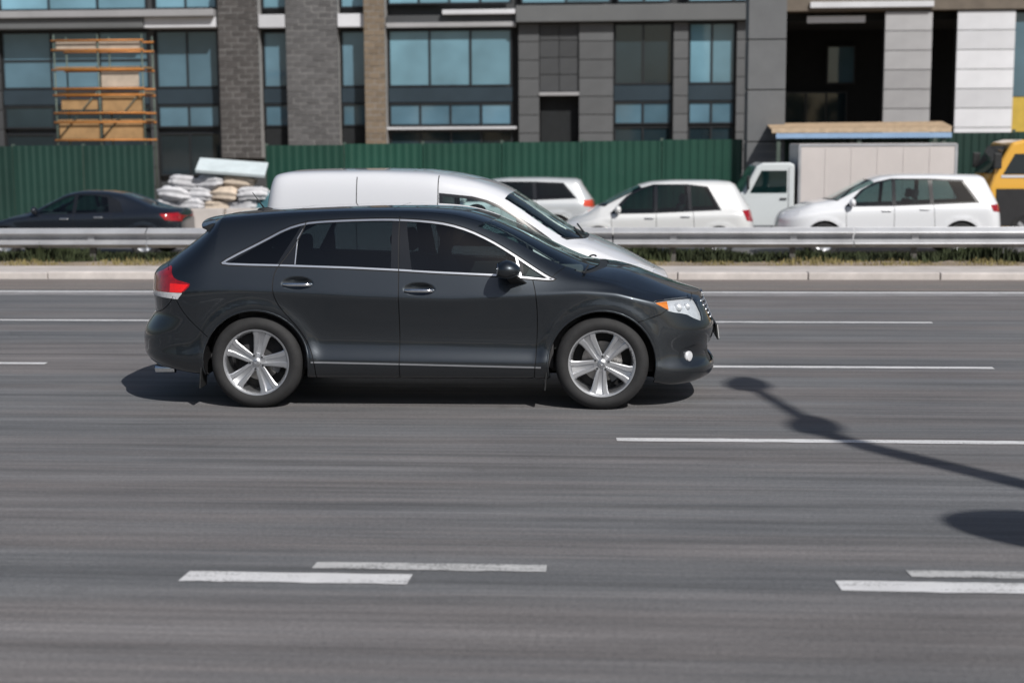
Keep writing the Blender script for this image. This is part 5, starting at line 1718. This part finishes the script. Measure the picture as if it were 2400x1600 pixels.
M_BRICK2 = mat('grey_block', (.105, .104, .106), .85, orand=.14, var=.24, vscale=2.2, bmp=.4, bscale=30)
M_TANB = mat('tan_block', (.20, .155, .11), .85, orand=.14, var=.22, vscale=2.2, bmp=.4, bscale=30)
M_MORTAR = mat('mortar', (.30, .295, .29), .9, var=.12, vscale=4)
def win_glass(name, tint, rough=.04):
    m, nt, b = new_mat(name)
    v = coords(nt)
    nt.links.new(ramp(nt, noise(nt, v, .35, 3), [(0.3, tuple(c * .7 for c in tint)), (0.7, tuple(c * 1.25 for c in tint))]), b.inputs['Base Color'])
    oi = N(nt, 'ShaderNodeObjectInfo'); mr = N(nt, 'ShaderNodeMapRange')
    mr.inputs[3].default_value = .62; mr.inputs[4].default_value = 1.3
    nt.links.new(oi.outputs['Random'], mr.inputs[0])
    nt.links.new(mixc(nt, 1.0, b.inputs['Base Color'].links[0].from_socket, mr.outputs[0], 'MULTIPLY'), b.inputs['Base Color'])
    b.inputs['Roughness'].default_value = rough
    b.inputs['Specular IOR Level'].default_value = .9
    bump(nt, b, noise(nt, v, .5, 2), .04, .05)
    MATS[name] = m
    return m
G_TEAL = win_glass('teal_window_glass', (.165, .315, .395))
G_BLUE = win_glass('blue_window_glass', (.105, .195, .255))
G_DARK = win_glass('dark_window_glass', (.020, .036, .046))

def window(root, x0, x1, z0, z1, nx=2, nz=1, g=G_BLUE, y=0.0, fw=.07):
    """frame set into the wall, panes behind it"""
    b = MB()
    b.bbox(x0, x1, y, y + .10, z0, z0 + fw); b.bbox(x0, x1, y, y + .10, z1 - fw, z1)
    for i in range(nx + 1):
        x = x0 + (x1 - x0 - fw) * i / nx
        b.bbox(x, x + fw, y + .003, y + .10, z0 + fw, z1 - fw)
    for j in range(1, nz):
        z = z0 + (z1 - z0 - fw) * j / nz
        b.bbox(x0 + fw, x1 - fw, y + .006, y + .097, z, z + fw)
    f = b.build('window', M_FRAME, root)
    for i in range(nx):
        for j in range(nz):
            a0 = x0 + (x1 - x0) * i / nx + fw * .5; a1 = x0 + (x1 - x0) * (i + 1) / nx - fw * .5
            c0 = z0 + (z1 - z0) * j / nz + fw * .5; c1 = z0 + (z1 - z0) * (j + 1) / nz - fw * .5
            p = MB(); p.bbox(a0, a1, y + .05, y + .07, c0, c1)
            o = p.build('pane', g, f)
            o.rotation_euler = (0, 0, 0)
    return f

def box_part(root, name, x0, x1, y0, y1, z0, z1, m, bevel=0.0):
    return MB().bbox(x0, x1, y0, y1, z0, z1).build(name, m, root, bevel=bevel)

def panels(root, x0, x1, z0, z1, m, y=0.0, ph=.72, nx=1, th=.06):
    """stone slabs hung one above the other with open joints, on a dark core"""
    box_part(root, 'backing_wall', x0 + .02, x1 - .02, y + th, y + .5, z0, z1, M_JOINT)
    n = max(1, round((z1 - z0) / ph)); ph = (z1 - z0) / n
    w = (x1 - x0) / nx
    src = None
    for i in range(n):
        for j in range(nx):
            if src is None:
                src = MB().bbox(.012, w - .012, 0, th - .004, .014, ph - .014).build('stone_panel', m, root, bevel=.006); o = src
            else:
                o = src.copy(); link(o, root)
            o.location = (x0 + j * w, y + random.uniform(-.006, .006), z0 + i * ph)

def pier(root, x0, x1, z0, z1, m, y=0.0, d=.9, course=.232, bw=.52):
    """masonry pier of blocks with pale joints"""
    box_part(root, 'mortar_core', x0 + .012, x1 - .012, y + .014, y + d, z0, z1, M_MORTAR)
    n = int((z1 - z0) / course)
    shapes = {}
    for i in range(n):
        cuts = [x0]
        x = x0 + (bw if i % 2 == 0 else bw * .5)
        while x < x1 - .12: cuts.append(x); x += bw
        cuts.append(x1)
        for a, c in zip(cuts[:-1], cuts[1:]):
            key = round(c - a, 2)
            if key not in shapes:
                o = MB().bbox(.010, c - a - .010, 0, .25, .012, course - .012).build('block', m, root, bevel=.006); shapes[key] = o
            else:
                o = shapes[key].copy(); link(o, root)
            o.location = (a, y + random.uniform(-.010, .008), z0 + i * course)

BY = 58.0
# left block
L = empty('glass_fronted_block', (0, BY, -.3)); tag(L, 'low block with wide windows under a pale roof slab, behind the scaffold', 'building')
def q(z): return z + .3
box_part(L, 'wall', -34, -15.36, .55, 9, 0, q(12), M_STONE)
for (x0, x1) in ((-30.5, -24.6), (-24.3, -18.35), (-18.05, -15.55)):
    n = 3 if x1 - x0 > 4 else 2
    window(L, x0, x1, q(4.34), q(6.58), n, 2 if n == 3 else 1, G_BLUE, .30)
    window(L, x0, x1, q(2.79), q(3.70), n, 1, G_DARK if n == 3 else G_BLUE, .30)
    box_part(L, 'spandrel', x0, x1, .28, .55, q(3.73), q(4.31), M_DARKB)
    window(L, x0, x1, q(.9), q(2.6), n, 1, G_DARK, .34)
    window(L, x0, x1, q(7.40), q(9.6), n, 1, G_TEAL, .30)
for x in (-30.75, -24.45, -18.2, -15.45):
    panels(L, x - .13, x + .13, 0, q(6.6), M_STONE, .18, .8)
box_part(L, 'fascia', -34, -18.25, -.60, .5, q(6.63), q(7.03), M_FASC, .02)
box_part(L, 'roof_slab', -34, -15.42, -.78, .52, q(7.036), q(7.30), M_STONEL, .02)
box_part(L, 'band', -18.24, -15.42, -.50, .5, q(6.63), q(7.03), M_WHITEW, .02)

# middle block with masonry piers
Mb = empty('unfinished_block', (0, BY, -.3)); tag(Mb, 'unfinished block with bare masonry piers between teal windows', 'building')
box_part(Mb, 'wall', -15.34, -3.74, .60, 9, 0, q(12), M_STONE)
pier(Mb, -15.34, -13.80, q(1.6), q(8.6), M_BRICK, -.45)
pier(Mb, -12.72, -10.70, q(1.6), q(8.6), M_BRICK2, -.30)
pier(Mb, -9.62, -8.82, q(1.6), q(8.6), M_TANB, -.55, bw=.40)
for (x0, x1, n) in ((-13.75, -12.76, 1), (-10.66, -9.66, 1)):
    window(Mb, x0, x1, q(4.32), q(6.5), n, 1, G_BLUE, .25)
    window(Mb, x0, x1, q(2.80), q(3.70), n, 1, G_BLUE, .25)
    box_part(Mb, 'spandrel', x0, x1, .24, .6, q(3.73), q(4.29), M_DARKB)
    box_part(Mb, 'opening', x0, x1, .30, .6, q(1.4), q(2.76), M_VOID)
    window(Mb, x0, x1, q(7.35), q(9.2), n, 1, G_TEAL, .25)
window(Mb, -8.78, -3.95, q(4.31), q(6.50), 3, 1, G_TEAL, .15)
window(Mb, -8.78, -3.95, q(2.80), q(3.69), 4, 1, G_BLUE, .15)
window(Mb, -8.78, -3.95, q(1.2), q(2.62), 4, 1, G_DARK, .22)
window(Mb, -8.78, -3.95, q(7.45), q(9.4), 4, 1, G_TEAL, .15)
box_part(Mb, 'spandrel', -8.78, -3.95, .12, .6, q(3.72), q(4.28), M_DARKB)
box_part(Mb, 'window_sill', -8.85, -3.78, -.12, .3, q(2.66), q(2.76), M_WHITEW, .01)
box_part(Mb, 'slab_band', -13.78, -12.74, -.30, .58, q(6.60), q(7.10), M_WHITEW, .015)
box_part(Mb, 'slab_band', -10.68, -9.64, -.28, .58, q(6.60), q(7.10), M_WHITEW, .015)
box_part(Mb, 'slab_band', -8.80, -3.78, -.20, .58, q(6.56), q(6.74), M_STONEL, .015)
box_part(Mb, 'slab_band', -8.80, -3.78, -.10, .58, q(6.745), q(7.02), M_STONE, .015)
box_part(Mb, 'slab_band', -6.6, -3.78, -.35, .58, q(7.025), q(7.20), M_WHITEW, .015)

# right block, stone clad, with the dark passage and pale columns
Rb = empty('stone_clad_block', (0, BY, -.3)); tag(Rb, 'grey stone-clad block with dark passage and pale columns at the right', 'building')
box_part(Rb, 'wall', -3.72, 6.44, .75, 9, 0, q(12), M_STONE)
panels(Rb, -3.70, -2.88, 0, q(6.68), M_STONEM, 0, .72)
panels(Rb, -2.88, -1.36, q(4.08), q(6.68), M_STONE, .05, .72, 2)
panels(Rb, -1.36, -.02, 0, q(6.68), M_STONEM, -.05, .72, 1)
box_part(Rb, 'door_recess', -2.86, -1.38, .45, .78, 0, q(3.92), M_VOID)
box_part(Rb, 'lintel', -2.90, -1.34, -.05, .5, q(3.93), q(4.06), M_STONEL, .01)
panels(Rb, 2.26, 2.84, 0, q(6.68), M_STONEM, -.05, .72)
panels(Rb, 4.66, 6.44, 0, q(6.68), M_STONEM, -.05, .72)
for (x0, x1, g) in ((0.0, 2.24, G_DARK), (2.86, 4.64, G_TEAL)):
    window(Rb, x0, x1, q(4.33), q(6.66), 2, 1, g, .20)
    window(Rb, x0, x1, q(2.80), q(3.69), 2, 1, G_BLUE, .20)
    box_part(Rb, 'spandrel', x0, x1, .18, .75, q(3.72), q(4.30), M_DARKB)
    window(Rb, x0, x1, q(.9), q(2.74), 2, 1, G_DARK, .26)
for (x0, x1) in ((-3.6, -.1), (.1, 2.2), (2.8, 6.3)):
    window(Rb, x0, x1, q(7.42), q(9.4), 2, 1, G_TEAL, .20)
box_part(Rb, 'fascia', -3.76, 6.46, -.40, .74, q(6.70), q(7.32), M_FASC, .02)
# passage
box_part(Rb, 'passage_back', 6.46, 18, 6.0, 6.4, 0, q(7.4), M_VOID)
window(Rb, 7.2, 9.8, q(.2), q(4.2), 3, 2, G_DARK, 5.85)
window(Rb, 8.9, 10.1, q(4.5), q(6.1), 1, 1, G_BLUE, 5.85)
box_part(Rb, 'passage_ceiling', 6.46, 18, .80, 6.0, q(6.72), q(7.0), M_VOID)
box_part(Rb, 'upper_wall', 6.46, 20, -.10, 6.4, q(7.02), q(12), mat('brown_fascia', (.14, .115, .09), .6, var=.15))
box_part(Rb, 'edge_band', 7.4, 12.0, -.24, -.102, q(7.12), q(7.34), M_WHITEW, .01)
panels(Rb, 10.24, 12.02, 0, q(6.98), M_STONEL, .0, .74)
panels(Rb, 12.93, 15.10, 0, q(6.98), M_WHITEW, .0, .74)
panels(Rb, 16.3, 18.4, 0, q(6.98), M_WHITEW, .0, .74)
sg = box_part(Rb, 'sign_board', 7.35, 9.55, .30, .40, q(6.60), q(6.86), M_WHITEW, .01)
box_part(Rb, 'yellow_panel', 15.12, 16.28, .25, .35, q(1.6), q(3.75), mat('yellow_panel', (.55, .38, .06), .5, var=.12))
box_part(Rb, 'glazing', 15.12, 16.28, .30, .36, q(3.78), q(6.9), G_BLUE)

# ------------------------------------------------------------------ box truck and yellow minibus on the far road
def part(root, name, mb, m, **kw): return mb.build(name, m, root, **kw)
T = empty('box_truck', (5.55, 36.3, Z_OPP)); tag(T, 'pale box truck with cream cargo body before the dark green hoarding', 'truck')
M_CREAM = mat('cream_box_panel', (.60, .555, .535), .5, var=.06, vscale=.8)
M_CABW = car_paint('pale_cab_paint', (.62, .66, .67), .0, .35, dust_amt=.2)
part(T, 'cargo_box', MB().bbox(-1.22, 2.42, -1.0, 1.0, .78, 2.36), M_CREAM, bevel=.03)
for x in (-1.2, 2.40):
    part(T, 'box_edge', MB().bbox(x - .03, x + .03, -1.012, -.96, .80, 2.34), M_GALV)
part(T, 'box_rail', MB().bbox(-1.2, 2.4, -1.014, -.97, 2.30, 2.352), M_GALV)
for i in range(1, 6): part(T, 'box_rib', MB().bbox(-1.2 + .6 * i - .012, -1.2 + .6 * i + .012, -1.008, -.99, .88, 2.29), M_CREAM)
for i in range(4): part(T, 'marker_lamp', MB().bbox(-1.0 + 1.05 * i - .04, -1.0 + 1.05 * i + .04, -1.022, -1.008, .80, .84), M_AMBER)
part(T, 'box_skirt', MB().bbox(-1.2, 2.4, -1.010, -.97, .76, .86), M_GALV)
part(T, 'chassis', MB().bbox(-2.2, 2.35, -.45, .45, .50, .76), M_BLACK)
cabp = [(-1.30, .42), (-1.30, 1.88), (-1.42, 1.93), (-2.05, 1.92), (-2.20, 1.84), (-2.50, 1.25), (-2.72, 1.12), (-2.80, .95), (-2.82, .50), (-2.72, .42)]
part(T, 'cab', MB().prism(cabp, -.93, .93), M_CABW, bevel=.05, seg=3)
for y in (-.934, .934):
    s_ = -1 if y < 0 else 1
    part(T, 'cab_window', MB().prism([(-1.48, 1.22), (-1.48, 1.74), (-2.08, 1.74), (-2.34, 1.22)], min(y, y + s_ * .006), max(y, y + s_ * .006)), M_TEALG)
    part(T, 'door_handle', MB().box((-1.56, y + s_ * .012, 1.08), (.16, .03, .035)), M_BLACK, bevel=.008)
    part(T, 'door_seam', MB().bbox(-1.445, -1.435, min(y, y + s_ * .004), max(y, y + s_ * .004), .55, 1.80), M_SEAL)
    part(T, 'cab_mirror', MB().bbox(-2.42, -2.36, y + s_ * .05 - .06, y + s_ * .05 + .06, 1.30, 1.62), M_BLACK, bevel=.02)
wsc = MB(); wsc.add([(-2.235, -.80, 1.79), (-2.235, .80, 1.79), (-2.515, .84, 1.27), (-2.515, -.84, 1.27)], [(0, 1, 2, 3)]); wo = part(T, 'windscreen', wsc, M_TEALG)
wo.location = (-.03, 0, .02)
for y in (-.62, .62): part(T, 'headlight', MB().ell((-2.80, y, .74), (.05, .14, .09), 14, 8), M_REFL, smooth=True)
part(T, 'bumper', MB().bbox(-2.90, -2.72, -.92, .92, .38, .56), M_BLACK, bevel=.03)
for x in (-2.05, 1.35):
    for sdd in (-1, 1):
        w = simple_wheel(.36, .22, .22); w.parent = T; w.location = (x, sdd * .80, .36); w.rotation_euler = (0, 0, 0 if sdd < 0 else math.pi)
        fm = MB(); fm.tube([(x + .46 * math.cos(a), sdd * .88, .36 + .46 * math.sin(a)) for a in np.linspace(.1, 3.04, 14)], .03, 6); part(T, 'mudguard', fm, M_BLACK, smooth=True)

Bu = empty('minibus', (11.75, 36.9, Z_OPP)); tag(Bu, 'yellow minibus with dark windows at the right edge of the picture', 'bus')
M_YEL = car_paint('yellow_bus_paint', (.80, .43, .06), .0, .35, dust_amt=.2)
bp = [(2.9, .34), (2.9, 2.30), (2.82, 2.41), (-2.1, 2.43), (-2.38, 2.36), (-2.72, 1.75), (-2.86, 1.30), (-2.90, .40), (-2.84, .32)]
part(Bu, 'body', MB().prism(bp, -.98, .98), M_YEL, bevel=.07, seg=3)
for i in range(4):
    for y in (-.984, .984):
        s_ = -1 if y < 0 else 1
        part(Bu, 'side_window', MB().prism([(-1.55 + i * 1.08, 1.68), (-.52 + i * 1.08, 1.68), (-.52 + i * 1.08, 2.10), (-1.55 + i * 1.08, 2.10)], min(y, y + s_ * .008), max(y, y + s_ * .008)), G_DARK)
for y in (-.984, .984):
    s_ = -1 if y < 0 else 1
    part(Bu, 'cab_window', MB().prism([(-1.62, 1.62), (-1.62, 2.10), (-2.30, 2.10), (-2.56, 1.62)], min(y, y + s_ * .008), max(y, y + s_ * .008)), G_DARK)
    part(Bu, 'lower_trim', MB().bbox(-2.7, 2.8, min(y, y + s_ * .014), max(y, y + s_ * .014), .40, 1.28), mat('black_lower_trim', (.02, .02, .022), .5, var=.2))
    part(Bu, 'window_line', MB().bbox(-2.6, 2.8, min(y, y + s_ * .010), max(y, y + s_ * .010), 1.54, 1.60), M_WHITEW)
    part(Bu, 'mirror', MB().bbox(-2.80, -2.62, y + s_ * .06 - .04, y + s_ * .06 + .04, 1.75, 2.12), M_BLACK, bevel=.02)
ww = MB(); ww.add([(-2.46, -.86, 2.27), (-2.46, .86, 2.27), (-2.78, .88, 1.62), (-2.78, -.88, 1.62)], [(0, 1, 2, 3)]); wo = part(Bu, 'windscreen', ww, G_DARK); wo.location = (-.03, 0, .015)
for y in (-.70, .70): part(Bu, 'headlight', MB().ell((-2.89, y, .92), (.04, .15, .12), 14, 8), M_REFL, smooth=True)
for x in (-2.0, 1.7):
    for sdd in (-1, 1):
        w = simple_wheel(.36, .22, .22); w.parent = Bu; w.location = (x, sdd * .90, .36); w.rotation_euler = (0, 0, 0 if sdd < 0 else math.pi)

# ------------------------------------------------------------------ street furniture beside the camera whose shadows lie on the road
M_LAMP = mat('lamp_post_steel', (.25, .26, .26), .45, .5, var=.1)
lp = empty('street_lamp', (6.83, 3.0, .12)); tag(lp, 'steel street lamp post with two heads, its shadow crossing the near lanes', 'street lamp')
MB().tube([(0, 0, 0), (0, 0, 4), (0, 0, 8.3), (-.02, .14, 8.58), (-.02, .50, 8.72), (-.27, 2.20, 8.85)], [.13, .12, .11, .09, .07, .05], 12).build('post', M_LAMP, lp, smooth=True)
MB().lathe([(.19, 0), (.19, .03), (.13, .06), (.13, .5), (.115, .52)], 20, 'z').build('post_base', M_LAMP, lp, smooth=True, auto=40)
for (x, y, z) in ((-.02, .46, 8.72), (-.27, 2.25, 8.85)):
    hb = MB(); hb.ell((x, y, z), (.20, .40, .08), 20, 10, fn=lambda v: Vector((v.x * (1 - .25 * v.y), v.y, v.z if v.z > 0 else v.z * .4))); hd_ = hb.build('lamp_head', M_LAMP, lp, smooth=True)
    MB().ell((x, y + .05, z - .03), (.17, .30, .03), 16, 8).build('lamp_glass', M_CLR, hd_, smooth=True)
ts = empty('shadow_sign', (5.95, 3.2, .12)); tag(ts, 'round sign on a grey post out of view, added to cast a shadow on the road', 'sign')  # unseen sign added, set and sized to cast the shadow patch at right
MB().tube([(0, 0, 0), (0, 0, 6.0)], .04, 10).build('sign_post', M_LAMP, ts, smooth=True)
MB().lathe([(0, -.06), (.68, -.06), (.69, -.05), (.68, -.04), (0, -.04)], 32, 'y', (0, 0, 5.40)).build('sign_plate', M_WHITEW, ts, smooth=True, auto=30)

# unseen trees added behind the camera to darken low reflections in paint and glass
def reflection_trees():
    r = np.random.default_rng(11)
    V, F = [], []
    tr = MB()
    for i in range(11):
        cx, cy, H = -32 + 6.0 * i + r.uniform(-1, 1), -21 + r.uniform(-1.5, 1.5), r.uniform(6, 7.5)
        tr.tube([(cx, cy, -.3), (cx + r.uniform(-.2, .2), cy, H * .35), (cx + r.uniform(-.3, .3), cy, H * .7)], [.22, .17, .07], 8, mi=1)
        for k in range(5):
            a = r.uniform(0, 6.28)
            tr.tube([(cx, cy, H * r.uniform(.3, .5)), (cx + 1.6 * math.cos(a), cy + 1.6 * math.sin(a), H * r.uniform(.55, .8))], [.09, .03], 6, mi=1)
        n = 1500
        d = r.normal(size=(n, 3)); d /= np.linalg.norm(d, axis=1, keepdims=True)
        lob = 1 + .25 * np.sin(3 * d[:, 0] + i) * np.cos(4 * d[:, 2])
        p = d * (r.uniform(.35, 1, (n, 1)) ** .5) * lob[:, None] * np.array([2.9, 2.7, H * .40]) + np.array([cx, cy, H * .60])
        for q in p:
            u = Vector(r.normal(size=3)).normalized(); w = u.orthogonal().normalized() * r.uniform(.16, .30); u = u * r.uniform(.2, .38)
            c = Vector(q)
            tr.add([c - u, c + w * .6, c + u, c - w * .6], [(0, 1, 2, 3)], 0)
    o = tr.build('reflection_trees', [mat('tree_leaves', (.045, .075, .022), .7, var=.35, vscale=1.5), mat('tree_bark', (.09, .07, .055), .9, var=.3, vscale=5)], fixn=False)
    tag(o, 'leafy roadside trees behind the camera', 'trees', kind='stuff')
reflection_trees()
